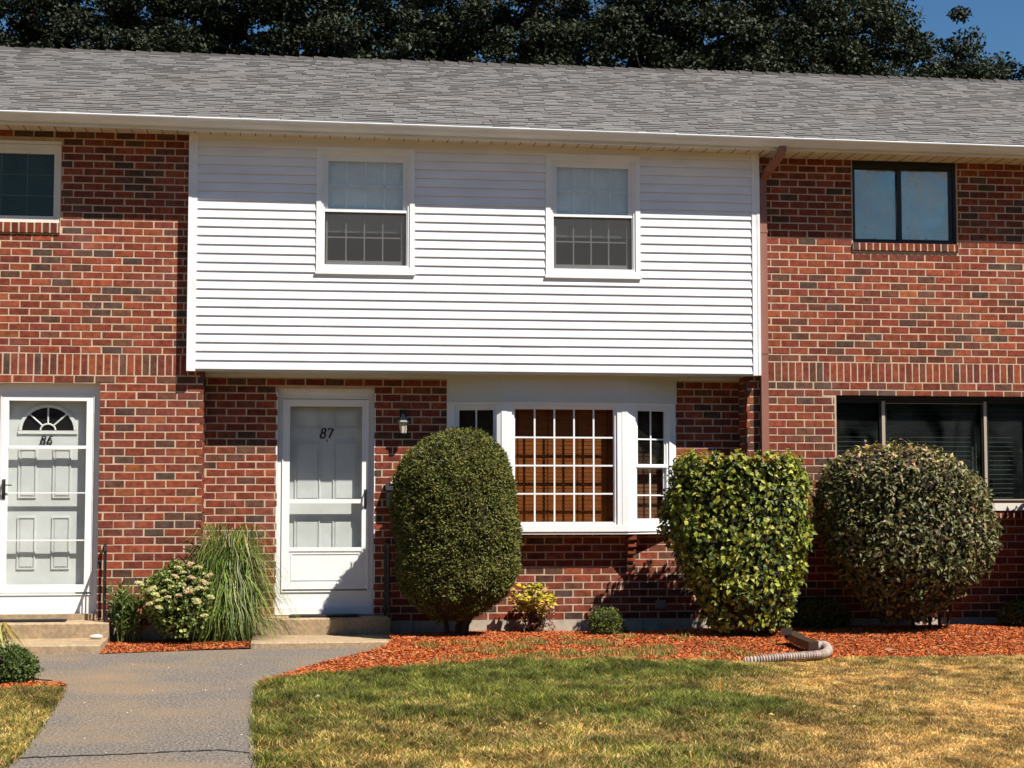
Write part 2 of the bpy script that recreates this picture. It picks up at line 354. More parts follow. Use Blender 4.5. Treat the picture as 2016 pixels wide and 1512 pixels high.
s = MB(); s.box(SX0-.002, SX1+.08, SD-.0005, RC+.05, 2.762, 2.7805); s.box(-2.72, 2.97, RC-.03, RC+.05, 2.728, 2.7615); s.build('overhang_soffit', M['greypaint'], H)
s = MB(); s.box(SX0, SX1, SD+.012, SD+.03, 2.79, 3.79); s.box(SX0, sh[0][0], SD+.012, SD+.03, 3.79, 5.19); s.box(sh[0][1], sh[1][0], SD+.012, SD+.03, 3.79, 5.19); s.box(sh[1][1], SX1, SD+.012, SD+.03, 3.79, 5.19)
s.build('sheathing', M['deck'], H)

# eave: gutter, fascia, soffit follow a slight fall to the right
def ez(x): return -.0062*x
g = MB()
def guttersec(xa, xb, dz=0, dy=0):
    pr = [(-.385, 5.262), (-.515, 5.262), (-.525, 5.254), (-.522, 5.245), (-.497, 5.226), (-.474, 5.200), (-.455, 5.186), (-.448, 5.180), (-.385, 5.180)]
    n = len(pr); g.add([(xa, y-dy, z+ez(xa)+dz) for y, z in pr]+[(xb, y-dy, z+ez(xb)+dz) for y, z in pr], [(i, (i+1) % n, n+(i+1) % n, n+i) for i in range(n)]+[tuple(range(n))[::-1], tuple(range(n, 2*n))])
guttersec(-9, 2.128); guttersec(2.11, 10, -.004, .004)
g.build('gutter', M['gutter'], H)
g = MB(); g.add([(x, y, z+ez(x)) for x in (-9, 10) for y, z in ((-.384, 5.25), (-.384, 5.150), (-.36, 5.150), (-.36, 5.25))], [(0, 4, 5, 1), (1, 5, 6, 2), (2, 6, 7, 3), (3, 7, 4, 0)]); g.build('fascia', M['gutter'], H)
def soffit(xa, xb, zs, zs2, y1):
    q = MB(); q.add([(x, y, z+h) for h in (0, .02) for x, z in ((xa, zs), (xb, zs2)) for y in (-.36, y1)], [(0, 2, 3, 1), (4, 5, 7, 6), (0, 1, 5, 4), (2, 6, 7, 3), (0, 4, 6, 2), (1, 3, 7, 5)]); q.m = 1; x = xa+.06
    while x < xb-.02: zz = zs+(zs2-zs)*(x-xa)/(xb-xa); q.box(x, x+.007, -.358, y1-.003, zz-.003, zz-.001); x += .152
    q.build('soffit', [M['soffit'], M['groove']], H)
soffit(-9, -2.895, 5.208, 5.205, .05); soffit(-2.89, 3.10, 5.196, 5.140, -.08); soffit(3.112, 10, 5.125, 5.118, .05)
# roof
ZE, YE, ZR, YR = 5.252, -.455, 7.195, 4.4
sv = Vector((0, YR-YE, ZR-ZE)); SL = sv.length; sv.normalize(); nv = Vector((0, -sv.z, sv.y))
r = MB(); ex = .125; k = 0; sdist = -.01
while sdist < SL:
    x = -9-random.random()*.2
    while x < 10:
        w = random.choice((.07, .10, .13, .17, .21, .25))*random.uniform(.85, 1.15); hi = random.random() < .5
        t = .0115 if hi else .0050; t += random.uniform(0, .001)
        v = random.choice((.13, .142, .15, .158, .172))*random.uniform(.94, 1.06); r.cur = (v*1.04, v*.985, v*.93) if random.random() < .85 else (v*1.02, v*.94, v*.88)
        sa, sb = sdist, min(sdist+ex+.02, SL); xe = min(x+w, 10); sk = random.uniform(-.012, .012)
        def pt(xx, ss, hh): return Vector((xx, YE, ZE+ez(xx)*max(0, 1-ss/SL)))+sv*ss+nv*hh
        r.add([pt(x+sk, sa, 0), pt(xe-.002, sa, 0), pt(xe-.002, sa, t), pt(x+sk, sa, t), pt(x, sb, .0005), pt(xe, sb, .0005)], [(0, 1, 2, 3), (3, 2, 5, 4), (0, 3, 4), (1, 5, 2)])
        x += w
    sdist += ex
ro = r.build('roof', M['shingle'], H)
d = MB(); o1 = nv*-.012
d.add([Vector((x, YE+.05, ZE+ez(x)*.95-.06))+o1 for x in (-9, 10)]+[Vector((x, YR, ZR-.07))+o1 for x in (10, -9)]+[Vector((x, 9.6, 5.2)) for x in (10, -9)], [(0, 1, 2, 3), (3, 2, 4, 5)]); d.build('roof_deck', M['deck'], ro)
c = MB(); x = -9
while x < 10:
    v = random.uniform(.05, .085); c.cur = (v, v*.9, v*.85); h = random.uniform(.012, .022)
    c.add([(x, YR-.14, ZR-.085+h), (x+.2, YR-.14, ZR-.085+h*.3), (x+.2, YR, ZR+.02), (x, YR, ZR+.02+h), (x+.2, YR+.14, ZR-.085), (x, YR+.14, ZR-.085+h), (x, YR-.14, ZR-.11), (x+.2, YR-.14, ZR-.11)], [(0, 1, 2, 3), (3, 2, 4, 5), (6, 7, 1, 0)]); x += .19
c.build('ridge_cap', M['shingle'], ro)

# downspout
d = MB()
d.box(3.117, 3.195, -.075, -.012, .12, 4.88)
for zb in (4.3, 3.0, 1.7): d.box(3.109, 3.203, -.079, -.006, zb, zb+.03)
dn = d.build('downspout', M['copper'], H)
d = MB()
def boxpath(mb, pts, hw, hd):
    n = len(pts); vs = []
    for i, p in enumerate(pts):
        p = Vector(p); t = (Vector(pts[min(i+1, n-1)])-Vector(pts[max(i-1, 0)])).normalized(); sx = Vector((1, 0, 0)); sx = (sx-t*sx.dot(t)).normalized(); u = t.cross(sx)
        vs += [p+sx*a+u*bb for a, bb in ((-hw, -hd), (hw, -hd), (hw, hd), (-hw, hd))]
    fs = [(i*4+k, i*4+(k+1) % 4, (i+1)*4+(k+1) % 4, (i+1)*4+k) for i in range(n-1) for k in range(4)]+[(3, 2, 1, 0), tuple(range(4*n-4, 4*n))]
    mb.add(vs, fs)
boxpath(d, [(3.265, -.43, 5.20), (3.265, -.43, 5.12), (3.26, -.415, 5.085), (3.18, -.11, 4.93), (3.158, -.055, 4.885), (3.156, -.044, 4.84)], .037, .03)
d.build('elbow', M['copper'], dn)

# ---------- windows ----------
def pane(name, x0, x1, z0, z1, y, m, parent):
    p = MB(); p.box(x0, x1, y, y+.004, z0, z1); return p.build(name, m, parent)
def room(x0, x1, z0, z1, y0, parent, dep=1.6):
    p = MB(); t = .02
    p.box(x0-t, x1+t, y0, y0+dep, z1, z1+t); p.box(x0-t, x1+t, y0, y0+dep, z0-t, z0); p.box(x0-t, x0, y0, y0+dep, z0, z1); p.box(x1, x1+t, y0, y0+dep, z0, z1); p.box(x0-t, x1+t, y0+dep, y0+dep+t, z0-t, z1+t)
    p.build('room_interior', M['room'], parent)
def bedroom_window(w):
    x0, x1, z0, z1 = w; Y = SD
    c = MB(); c.ring(x0, x1, z0+.03, z1, .05, Y-.026, Y+.02); c.ring(x0+.05, x1-.05, z0+.08, z1-.05, .022, Y-.014, Y+.03)
    c.ring(x0+.072, x1-.072, z0+.085, z1-.072, .014, Y+.002, Y+.06, wb=.02)
    c.box(x0-.008, x1+.008, Y-.038, Y+.02, z0+.006, z0+.0295); c.box(x0, x1, Y-.03, Y+.01, z0-.004, z0+.0055)
    win = c.build('window', M['white'], H)
    a, b_ = x0+.086, x1-.086; zm = 4.437; zt = z1-.086; zb = z0+.106
    s = MB(); s.ring(a, b_, zm, zt, .034, Y+.020, Y+.05, wt=.05, wb=.02); s.build('upper_sash', M['white'], win)
    s = MB(); s.box(a-.012, b_+.012, Y-.004, Y+.019, zm-.016, zm+.010); s.box(a-.012, a, Y-.002, Y+.019, zb, zm-.0165); s.box(b_, b_+.012, Y-.002, Y+.019, zb, zm-.0165); s.box(a-.012, b_+.012, Y-.002, Y+.019, zb-.012, zb); s.build('screen_frame', M['white'], win)
    s = MB(); s.ring(a+.012, b_-.03, zb+.006, zm-.017, .02, Y+.048, Y+.078, wb=.045, wt=.01); s.box((a+b_)/2-.008, (a+b_)/2+.006, Y+.04, Y+.0478, zb+.01, zb+.03)
    s.build('lower_sash', M['white'], win)
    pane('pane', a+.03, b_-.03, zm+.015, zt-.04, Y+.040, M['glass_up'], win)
    pane('pane', a+.025, b_-.045, zb+.04, zm-.02, Y+.066, M['glass_clear'], win)
    gx0, gx1 = a+.034, b_-.034
    q = MB()
    for i in (1, 2, 3): xx = gx0+(gx1-gx0)*i/4; q.box(xx-.008, xx+.008, Y+.0447, Y+.052, zm+.02, zt-.05)
    zz = (zm+.02+zt-.05)/2; q.box(gx0, gx1, Y+.0447, Y+.0525, zz-.0065, zz+.0065); q.build('muntin', M['white'], win)
    q = MB(); lx0, lx1 = a+.032, b_-.05; l0, l1 = zb+.05, zm-.027
    for i in (1, 2, 3): xx = lx0+(lx1-lx0)*i/4; q.box(xx-.0065, xx+.0065, Y+.057, Y+.0655, l0, l1)
    zz = (l0+l1)/2; q.box(lx0, lx1, Y+.0565, Y+.0652, zz-.0065, zz+.0065); q.build('muntin', M['white'], win)
    pane('insect_screen', a, b_, zb, zm-.0165, Y+.008, M['screen'], win)
    q = MB(); n = 0; zt2 = z1-.09; zlow = 4.437-.20
    while zt2 > zlow: q.prism([(Y+.095, zt2), (Y+.100, zt2-.024), (Y+.102, zt2-.023), (Y+.097, zt2+.001)], x0+.08, x1-.08); zt2 -= .021
    q.build('blind', M['curtain'], win)
    room(x0-.3, x1+.3, z0-.5, 5.12, Y+.104, win)
bedroom_window(w1); bedroom_window(w2)

# neighbour's cream framed window, upper left
x0, x1, z0, z1 = W86
c = MB(); c.ring(x0, x1, z0, z1, .035, .012, .08, wt=.09); c.box(x0-.0, x1+.004, -.014, .0115, z1-.035, z1-.003); c.box(x0, x1, .0, .0115, z1-.085, z1-.04); c.ring(x0+.035, x1-.035, z0+.035, z1-.09, .035, .03, .08)
win = c.build('window', M['offwhite'], H)
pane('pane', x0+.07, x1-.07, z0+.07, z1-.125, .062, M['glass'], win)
q = MB()
for xx in (x1-.34, x1-.60, x1-.86): q.box(xx-.005, xx+.005, .067, .072, z0+.07, z1-.125)
for k in (1, 2): zz = z0+.07+(z1-.125-z0-.07)*k/3; q.box(x0+.07, x1-.07, .067, .0725, zz-.005, zz+.005)
q.build('muntin', M['grey'], win)
q = MB(); zz = z0+.08
while zz < z1-.13: q.prism([(.11, zz), (.128, zz+.017), (.129, zz+.016), (.111, zz-.001)], x0+.05, x1-.05); zz += .02
q.build('blind', M['slat'], win); room(x0-.2, x1+.2, z0-.4, z1, .16, win)

# dark sliding window, upper right
x0, x1, z0, z1 = WR
c = MB(); c.ring(x0, x1, z0, z1, .03, .03, .11, wt=.15, wb=.03); c.box(x0, x1, .0, .0295, z1-.09, z1); win = c.build('window', M['darkframe'], H)
c = MB(); xm = x0+.53; c.ring(x0+.03, xm+.03, z0+.03, z1-.15, .022, .075, .095, wt=.012); c.build('sash', M['darkframe'], win)
c = MB(); c.ring(xm-.004, x1-.032, z0+.032, z1-.152, .042, .045, .07, wt=.015, wb=.018); c.build('sash', M['darkframe'], win)
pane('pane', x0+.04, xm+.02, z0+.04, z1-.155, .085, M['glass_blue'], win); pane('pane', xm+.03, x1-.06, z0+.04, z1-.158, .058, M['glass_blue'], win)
q = MB(); q.box(xm+.05, x1-.03, .16, .165, z0, z1-.1); q.build('shade', M['curtain'], win)
q = MB(); q.box(x0+.02, xm-.02, .19, .195, z0, z1-.1); q.build('shade', M['slat'], win); room(x0-.2, x1+.2, z0-.4, z1, .2, win)

# big dark picture window, lower right
x0, x1, z0, z1 = WB
BW0 = len(bpy.data.objects); c = MB(); c.ring(x0, x1, z0, z1, .028, .07, .15, wt=.05, wb=.03); c.box(x0, x1, .03, .0695, z1-.03, z1); win = c.build('window', M['darkframe'], H)
c = MB()
for xa, xb in ((x0+.028, x0+.545), (x0+.585, x0+1.70), (x0+1.735, x1-.028)): c.ring(xa, xb, z0+.03, z1-.05, .022, .095, .125)
c.build('sash', M['darkframe'], win)
c = MB(); c.box(x0+.547, x0+.583, .083, .12, z0+.031, z1-.051); c.build('mullion', M['alu'], win)
c = MB(); c.box(x0+1.702, x0+1.733, .083, .12, z0+.031, z1-.051); c.build('mullion', M['alu'], win)
c = MB(); c.box(x0+.587, x0+1.698, .090, .0945, z1-.078, z1-.073); c.box(x0+.03, x1-.03, .083, .0945, z0+.03, z0+.042); c.build('track', M['alu'], win)
c = MB(); c.box(x0-.02, x1+.02, -.07, .09, 1.335, 1.413); c.build('window_sill', M['offwhite'], win)
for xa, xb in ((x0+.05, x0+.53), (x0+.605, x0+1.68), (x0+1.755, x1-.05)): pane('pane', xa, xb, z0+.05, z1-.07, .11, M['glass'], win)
for xa, xb in ((x0+.04, x0+.50), (x0+.60, x0+1.66), (x0+1.76, x1-.04)):
    q = MB(); zz = z0+.06
    while zz < z1-.12: q.prism([(.19, zz), (.213, zz+.004), (.213, zz+.0015), (.19, zz-.0025)], xa, xb); zz += .0505
    q.build('blind', M['slat'], win)
def drape(xa, xb, za, zb, y, m, parent, fr=60):
    n = 60; vs = []
    for i in range(n+1):
        xx = xa+(xb-xa)*i/n; yy = y+.012*math.sin(fr*xx)+.006*math.sin(fr*2.3*xx); vs += [(xx, yy, za), (xx, yy, zb)]
    q = MB(); q.add(vs, [(2*i, 2*i+2, 2*i+3, 2*i+1) for i in range(n)]); q.build('curtain', m, parent)
drape(x0+.62, x0+.95, z0+.02, z1-.06, .26, M['sheer'], win); drape(x0+1.42, x0+1.68, z0+.02, z1-.06, .26, M['sheer'], win); drape(x0+1.8, x1-.05, z0+.02, z1-.1, .26, M['sheer'], win)
room(x0-.3, x1+.3, .8, z1, .16, win, 2.2)
win.location.y = .035

# bay window
YB = .11; FX0, FX1 = .363, 1.705
bay = MB()
def lerp(a, b_, t): return a+(b_-a)*t
def facet(mb, A, B, u0, u1, z0, z1, d0, d1):       # box on the facet A->B: u along in metres, depth d0..d1 measured inwards from its face
    A = Vector((*A, 0)); B = Vector((*B, 0)); t = (B-A).normalized(); n_ = Vector((-t.y, t.x, 0))
    P = [A+t*u+n_*d for u, d in ((u0, d0), (u1, d0), (u1, d1), (u0, d1))]
    mb.add([(p.x, p.y, z) for z in (z0, z1) for p in P], [(0, 3, 2, 1), (4, 5, 6, 7), (0, 1, 5, 4), (1, 2, 6, 5), (2, 3, 7, 6), (3, 0, 4, 7)])
def fring(mb, A, B, u0, u1, z0, z1, w, d0, d1, wt=None, wb=None):
    wt = w if wt is None else wt; wb = w if wb is None else wb
    facet(mb, A, B, u0, u1, z1-wt, z1, d0, d1); facet(mb, A, B, u0, u1, z0, z0+wb, d0, d1); facet(mb, A, B, u0, u0+w, z0+wb, z1-wt, d0, d1); facet(mb, A, B, u1-w, u1, z0+wb, z1-wt, d0, d1)
PA, PB, PC, PD = (BX0, RC-.005), (FX0, YB), (FX1, YB), (BX1, RC-.005)
# header board and sill are mitred slabs following the plan
def slab(mb, off, z0, z1, back=RC+.05):
    pts = [(BX0-off*.2, back), (BX0-off*.2, RC-.005-off*.5), (FX0-off*.25, YB-off), (FX1+off*.25, YB-off), (BX1+off*.2, RC-.005-off*.5), (BX1+off*.2, back)]
    n = len(pts); mb.add([(x, y, z0) for x, y in pts]+[(x, y, z1) for x, y in pts], [(i, (i+1) % n, n+(i+1) % n, n+i) for i in range(n)]+[tuple(range(n))[::-1], tuple(range(n, 2*n))])
slab(bay, 0, 2.500, 2.762); slab(bay, .012, 2.482, 2.4995)
bw = bay.build('bay_window', M['greypaint'], H)
q = MB(); slab(q, .012, 1.118, 1.176); slab(q, .0, 1.09, 1.1175); q.build('sill', M['white'], bw)
def lite(A, B, u0, u1, cols, rows, dh):
    z0, z1 = 1.1765, 2.4815
    q = MB(); fring(q, A, B, u0, u1, z0, z1, .05, 0, .06, wt=.035, wb=.0001 if 0 else .012); fring(q, A, B, u0+.05, u1-.05, z0+.012, z1-.035, .026, .018, .06, wt=.03, wb=.018); q.build('casing', M['white'], bw)
    a, b_, c0, c1 = u0+.076, u1-.076, z0+.03, z1-.065
    if not dh:
        q = MB(); fring(q, A, B, a, b_, c0, c1, .012, .035, .06); q.build('sash', M['white'], bw)
        q = MB(); facet(q, A, B, a+.012, b_-.012, c0+.012, c1-.012, .05, .054); q.build('pane', M['glass_bay'], bw)
        q = MB(); ga, gb, h0, h1 = a+.012, b_-.012, c0+.012, c1-.012
        for i in range(1, cols): u = lerp(ga, gb, i/cols); facet(q, A, B, u-.0085, u+.0085, h0, h1, .0385, .0495)
        for i in range(1, rows): z = lerp(h0, h1, i/rows); facet(q, A, B, ga, gb, z-.0085, z+.0085, .038, .0492)
        q.build('muntin', M['white'], bw)
    else:
        zm = 1.80
        q = MB(); fring(q, A, B, a, b_, zm, c1, .02, .030, .058, wb=.03); facet(q, A, B, a-.01, b_+.01, zm-.004, zm+.022, .010, .0295); q.build('sash', M['white'], bw)
        q = MB(); fring(q, A, B, a, b_, c0, zm-.0005, .02, .050, .075, wb=.045); q.build('sash', M['white'], bw)
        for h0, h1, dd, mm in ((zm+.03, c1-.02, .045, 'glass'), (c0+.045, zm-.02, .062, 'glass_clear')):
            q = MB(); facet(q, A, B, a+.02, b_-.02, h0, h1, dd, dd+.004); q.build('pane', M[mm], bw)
            q = MB(); u = (a+b_)/2; facet(q, A, B, u-.0075, u+.0075, h0, h1, dd-.0095, dd-.0005); z = lerp(h0, h1, .47); facet(q, A, B, a+.02, b_-.02, z-.0075, z+.0075, dd-.010, dd-.0008); q.build('muntin', M['white'], bw)
LAB = (Vector(PB)-Vector(PA)).length
lite(PA, PB, .03, LAB-.005, 2, 2, True); lite(PB, PC, .055, FX1-FX0-.06, 5, 4, False); lite(PC, PD, .045, LAB-.03, 2, 2, True)
for A_, B_, u0_, u1_, d0_, d1_ in ((PA, PB, 0, .03, 0, .05), (PB, PC, -.004, .055, -.004, .06), (PB, PC, FX1-FX0-.06, FX1-FX0+.004, -.004, .06), (PC, PD, .006, .045, 0, .05), (PC, PD, LAB-.03, LAB, 0, .05)):
    q = MB(); facet(q, A_, B_, u0_, u1_, 1.1765, 2.4815, d0_, d1_); q.build('mullion', M['white'], bw)
# brown wooden blinds behind the bay
q = MB(); tp = MB(); zz = 1.20
xa, xb = FX0+.03, FX1-.03
while zz < 2.45: q.prism([(YB+.150, zz), (YB+.1535, zz+.046), (YB+.1565, zz+.045), (YB+.153, zz-.001)], xa, xb); zz += .0415
q.build('blind', M['wood'], bw)
for i in range(4): u = lerp(xa, xb, (i+.5)/4); tp.box(u-.006, u+.006, YB+.145, YB+.1485, 1.19, 2.46)
tp.build('blind_tape', M['tape'], bw)
for A, B in ((PA, PB), (PC, PD)):
    q = MB(); zz = 1.21
    while zz < 2.44: facet(q, A, B, .05, LAB-.05, zz, zz+.036, .13, .133); zz += .0415
    q.build('blind', M['wood_shaded'], bw)
room(BX0+.02, BX1-.02, 1.1, 2.755, RC+.11, bw)
# corbelled brick bracket under the bay
q = MB(); bx = 1.716
for i in range(6):
    q.cur = bcol() if i else (.3, .06, .035); z = .655+i*.0745; dep = .035+.026*i
    q.cbox(bx, bx+.088, RC-dep, RC+.02, z, z+.046, .003, .0015)
o = q.build('brick_bracket', M['brick'], bw)
q = MB(); q.box(bx+.012, bx+.076, RC-.03, RC+.01, .66, 1.09); q.build('mortar', M['mortar'], o)

# ---------- doors ----------
def strokes(mb, lines, ox, oz, s, y, w=.072):
    for ln in lines:
        P = [Vector((ox+(a+(b-.5)*.18)*s, y, oz+b*s)) for a, b in ln]; n = len(P); vs = []
        for i, p in enumerate(P):
            t = (P[min(i+1, n-1)]-P[max(i-1, 0)]).normalized(); nn = Vector((-t.z, 0, t.x)); ww = s*w*(.7+.45*abs(t.z))
            vs += [p+nn*ww, p-nn*ww, p+nn*ww+Vector((0, .004, 0)), p-nn*ww+Vector((0, .004, 0))]
        fs = []
        for i in range(n-1):
            a, b_ = 4*i, 4*i+4; fs += [(a, a+1, b_+1, b_), (a+2, b_+2, b_+3, a+3), (a, b_, b_+2, a+2), (a+1, a+3, b_+3, b_+1)]
        mb.add(vs, fs)
def arc(cx, cz, rx, rz, a0, a1, n=14): return [(cx+rx*math.cos(math.radians(a0+(a1-a0)*i/n)), cz+rz*math.sin(math.radians(a0+(a1-a0)*i/n))) for i in range(n+1)]
DIG = {'8': [arc(.3, .75, .19, .23, -90, 270, 20), arc(.3, .26, .24, .26, 90, 450, 20)],
       '7': [[(.02, .82), (.06, .96), (.14, .98), (.3, .93), (.42, .93), (.56, 1.0), (.45, .72), (.34, .42), (.28, .15), (.27, 0)]],
       '6': [[(.52, .92), (.38, .99), (.22, .85), (.12, .6), (.08, .3)], arc(.3, .27, .22, .26, 180, -180, 20)]}
def number(txt, cx, cz, s, y, parent):
    q = MB(); x = cx-len(txt)*s*.72/2
    for ch in txt: strokes(q, DIG[ch], x, cz-s/2, s, y); x += s*.72
    q.build('house_number', M['black'], parent)
def panel(mb, x0, x1, z0, z1, y):
    mb.ring(x0, x1, z0, z1, .014, y-.012, y+.001); mb.box(x0+.030, x1-.030, y-.009, y+.001, z0+.030, z1-.030); mb.ring(x0+.022, x1-.022, z0+.022, z1-.022, .0075, y-.005, y+.001)

# number 87
x0, x1, z0, z1 = D87; yf = RC+.09
c = MB(); c.ring(x0, x1, z0+.07, z1, .05, yf, yf+.13, wt=.09, wb=.16); c.ring(x0+.05, x1-.05, z0+.23, z1-.09, .012, yf-.012, yf+.05, wt=.014)
c.box(x0, x1, yf-.03, yf+.0, z1-.035, z1-.0); c.box(x0-.012, x0, RC-.0, yf+.06, z0, z1); c.box(x1, x1+.012, RC-.0, yf+.06, z0, z1)
fr = c.build('door_frame', M['white'], H)
c = MB(); c.box(x0, x1, RC+.06, RC+.2, .20, z0+.0695); c.build('threshold', M['white'], fr)
sx0, sx1, sz0, sz1 = x0+.062, x1-.055, .52, 2.505
c = MB(); y0_ = yf-.002; c.ring(sx0, sx1, sz0, sz1, .068, y0_, y0_+.032, wt=.072, wb=.06)
c.box(sx0+.068, sx1-.068, y0_+.002, y0_+.03, 1.415, 1.460); c.box(sx0+.068, sx1-.068, y0_+.002, y0_+.03, .915, .955); c.box(sx0+.068, sx1-.068, y0_+.012, y0_+.028, sz0+.06, .915); c.ring(sx0+.085, sx1-.085, sz0+.09, .895, .012, y0_+.006, y0_+.0119)
st = c.build('storm_door', M['white'], H)
pane('pane', sx0+.068, sx1-.068, 1.460, sz1-.072, y0_+.018, M['glass_clear'], st); pane('pane', sx0+.068, sx1-.068, .955, 1.415, y0_+.018, M['glass_clear'], st)
c = MB(); hx = sx1-.03; c.box(hx-.012, hx+.012, y0_-.006, y0_-.0005, 1.36, 1.56); c.tube([(hx, y0_-.004, 1.55), (hx, y0_-.04, 1.535), (hx, y0_-.045, 1.48), (hx, y0_-.035, 1.42), (hx, y0_-.004, 1.40)], .008); c.build('handle', M['black'], st)
c = MB(); yi = RC+.205; c.box(x0+.05, x1-.05, yi, yi+.045, .4, z1-.08); ix0, ix1 = sx0+.075, sx1-.075
xm = (ix0+ix1)/2
for a, b_ in ((ix0+.045, xm-.058), (xm+.075, ix1-.03)):
    for p0, p1 in ((2.20, 2.42), (1.44, 2.07), (.62, 1.25)): panel(c, a, b_, p0, p1, yi)
dr = c.build('entry_door', M['doorpaint'], H); number('87', xm+.015, 2.155, .105, yi-.008, dr)
c = MB(); c.lathe([(.004, 0), (.006, .01), (.006, .02), (.003, .03)], 0, 0, 8); o = c.build('door_viewer', M['black'], dr); o.location = (xm+.01, yi-.004, 2.06)

# number 86
x0, x1, z0, z1 = D86; yf = .085
c = MB(); c.ring(x0, x1, z0+.05, z1, .062, yf, yf+.08, wt=.11, wb=.18); c.ring(x0+.062, x1-.062, z0+.235, z1-.11, .010, yf-.01, yf+.05, wt=.012)
fr = c.build('door_frame', M['white'], H)
c = MB(); c.box(x0, x1, -.015, .16, .20, z0+.0495); c.build('threshold', M['concrete'], fr)
sx0, sx1, sz0, sz1 = x0+.075, x1-.075, .525, 2.505
c = MB(); y0_ = yf-.004; c.ring(sx0, sx1, sz0, sz1, .066, y0_, y0_+.030, wt=.05, wb=.075)
for zz, hh in ((1.985, .032), (1.523, .012), (1.045, .012)): c.box(sx0+.066, sx1-.066, y0_-.002 if hh > .02 else y0_+.004, y0_+.026, zz-hh/2, zz+hh/2)
st = c.build('storm_door', M['white'], H); pane('pane', sx0+.066, sx1-.066, sz0+.075, sz1-.05, y0_+.0275, M['glass_clear'], st)
c = MB(); hx = sx0+.032; c.box(hx-.016, hx+.016, y0_-.008, y0_-.0005, 1.46, 1.66); c.tube([(hx, y0_-.006, 1.65), (hx, y0_-.035, 1.64), (hx, y0_-.045, 1.58), (hx, y0_-.03, 1.52), (hx, y0_-.006, 1.49)], .009); c.tube([(hx, y0_-.006, 1.60), (hx+.03, y0_-.05, 1.60), (hx+.085, y0_-.05, 1.60)], .006); c.build('handle', M['black'], st)
c = MB(); yi = .185; c.box(x0+.05, x1-.05, yi, yi+.045, .35, z1-.07); ix0, ix1 = x0+.14, x1-.21
xm = (sx0+sx1)/2-.045
for a, b_ in ((xm-.25, xm-.07), (xm+.09, xm+.27)):
    for p0, p1 in ((1.47, 1.97), (.75, 1.28)): panel(c, a, b_, p0, p1, yi)
dr = c.build('entry_door', M['doorpaint'], H)
fcx, fcz = xm+.035, 2.158; R_ = .265
c = MB()
oa = arc(0, 0, R_+.025, R_*.92+.02, 0, 180, 20); ia = arc(0, 0, R_-.008, R_*.92-.012, 0, 180, 20)
c.add([(fcx+a, yy, fcz+bb) for yy in (yi-.014, yi) for a, bb in oa+ia], [(i, i+1, 21+i+1, 21+i) for i in range(20)]+[(42+i, 42+21+i, 42+21+i+1, 42+i+1) for i in range(20)]+[(i, 42+i, 42+i+1, i+1) for i in range(20)]+[(21+i, 21+i+1, 63+i+1, 63+i) for i in range(20)])
c.box(fcx-R_-.03, fcx+R_+.03, yi-.0145, yi-.0005, fcz-.036, fcz-.004)
c.tube([(fcx+a, yi-.010, fcz+bb) for a, bb in arc(0, 0, .075, .065, 0, 180, 10)], .009, 6)
for an in (45, 90, 135): q_ = math.radians(an); c.tube([(fcx+.075*math.cos(q_), yi-.010, fcz+.065*math.sin(q_)), (fcx+(R_-.005)*math.cos(q_), yi-.010, fcz+(R_*.92-.01)*math.sin(q_))], .009, 6)
fl = c.build('fanlight', M['white'], dr)
c = MB(); c.add([(fcx+a, yi-.004, fcz+bb) for a, bb in ia], [tuple(range(21))]); c.build('pane', M['darkframe'], dr)
number('86', xm+.03, 2.055, .090, yi-.016, dr)

# ---------------- steps ----------------
def steps(label, x0, x1, ybk, yu, yl, zu, zl):
    bm = bmesh.new()
    prof = [(yl, -.15), (yl-.004, zl-.012), (yl+.012, zl), (yu, zl+.004), (yu-.006, zu-.016), (yu+.014, zu), (ybk, zu+.006), (ybk, -.15)]
    nx = 40; rows = []
    for i in range(nx+1):
        x = lerp(x0, x1, i/nx); e = .010 if i in (0, nx) else 0
        rows.append([bm.verts.new((x, y+random.uniform(-.0015, .0015)+(e if j in (1, 2, 4, 5) else 0), z+random.uniform(-.0012, .0012)-(e*.6 if j in (2, 5) else 0))) for j, (y, z) in enumerate(prof)])
    for i in range(nx):
        for j in range(len(prof)-1): bm.faces.new((rows[i][j], rows[i+1][j], rows[i+1][j+1], rows[i][j+1]))
    bm.faces.new(rows[0]); bm.faces.new(rows[-1][::-1]); bmesh.ops.recalc_face_normals(bm, faces=bm.faces)
    me = bpy.data.meshes.new('concrete_steps'); bm.to_mesh(me); bm.free(); o = link_mesh(me, 'concrete_steps', M['concrete']); tag(o, label, 'steps', 'concrete entry steps of two risers'); return o
steps('concrete entry steps below the white door numbered 87', -2.20, -.80, RC+.055, .07, -.70, .243, .066)
steps('concrete entry steps with white stone, below the door numbered 86', -6.6, -3.60, -.001, -.28, -1.0, .245, .088)
def mat_(label, x0, x1, y0, y1, z):
    q = MB(); q.box(x0, x1, y0, y1, z, z+.014); q.box(x0+.03, x1-.03, y0+.03, y1-.03, z+.0145, z+.017); o = q.build('doormat', M['rubber']); tag(o, label, 'doormat')
mat_('black rubber doormat lying in front of door 87', -1.83, -1.12, .12, .345, .2515)
mat_('dark doormat on the upper step before door 86', -5.0, -4.03, -.21, -.05, .2535)
q = MB(); n = 10; vs = []
bm = bmesh.new(); bmesh.ops.create_icosphere(bm, subdivisions=3, radius=1)
for v in bm.verts: v.co = Vector((v.co.x*.066*(1+.06*math.sin(5*v.co.y+2*v.co.x)), v.co.y*.035, v.co.z*.024*(1+.1*math.sin(3*v.co.x))))
me = bpy.data.meshes.new('stone'); bm.to_mesh(me); bm.free(); me.polygons.foreach_set('use_smooth', [True]*len(me.polygons)); o = link_mesh(me, 'stone', M['stone']); o.location = (-3.71, -.40, .114); tag(o, 'flat white stone resting on lower step of door 86', 'stone')

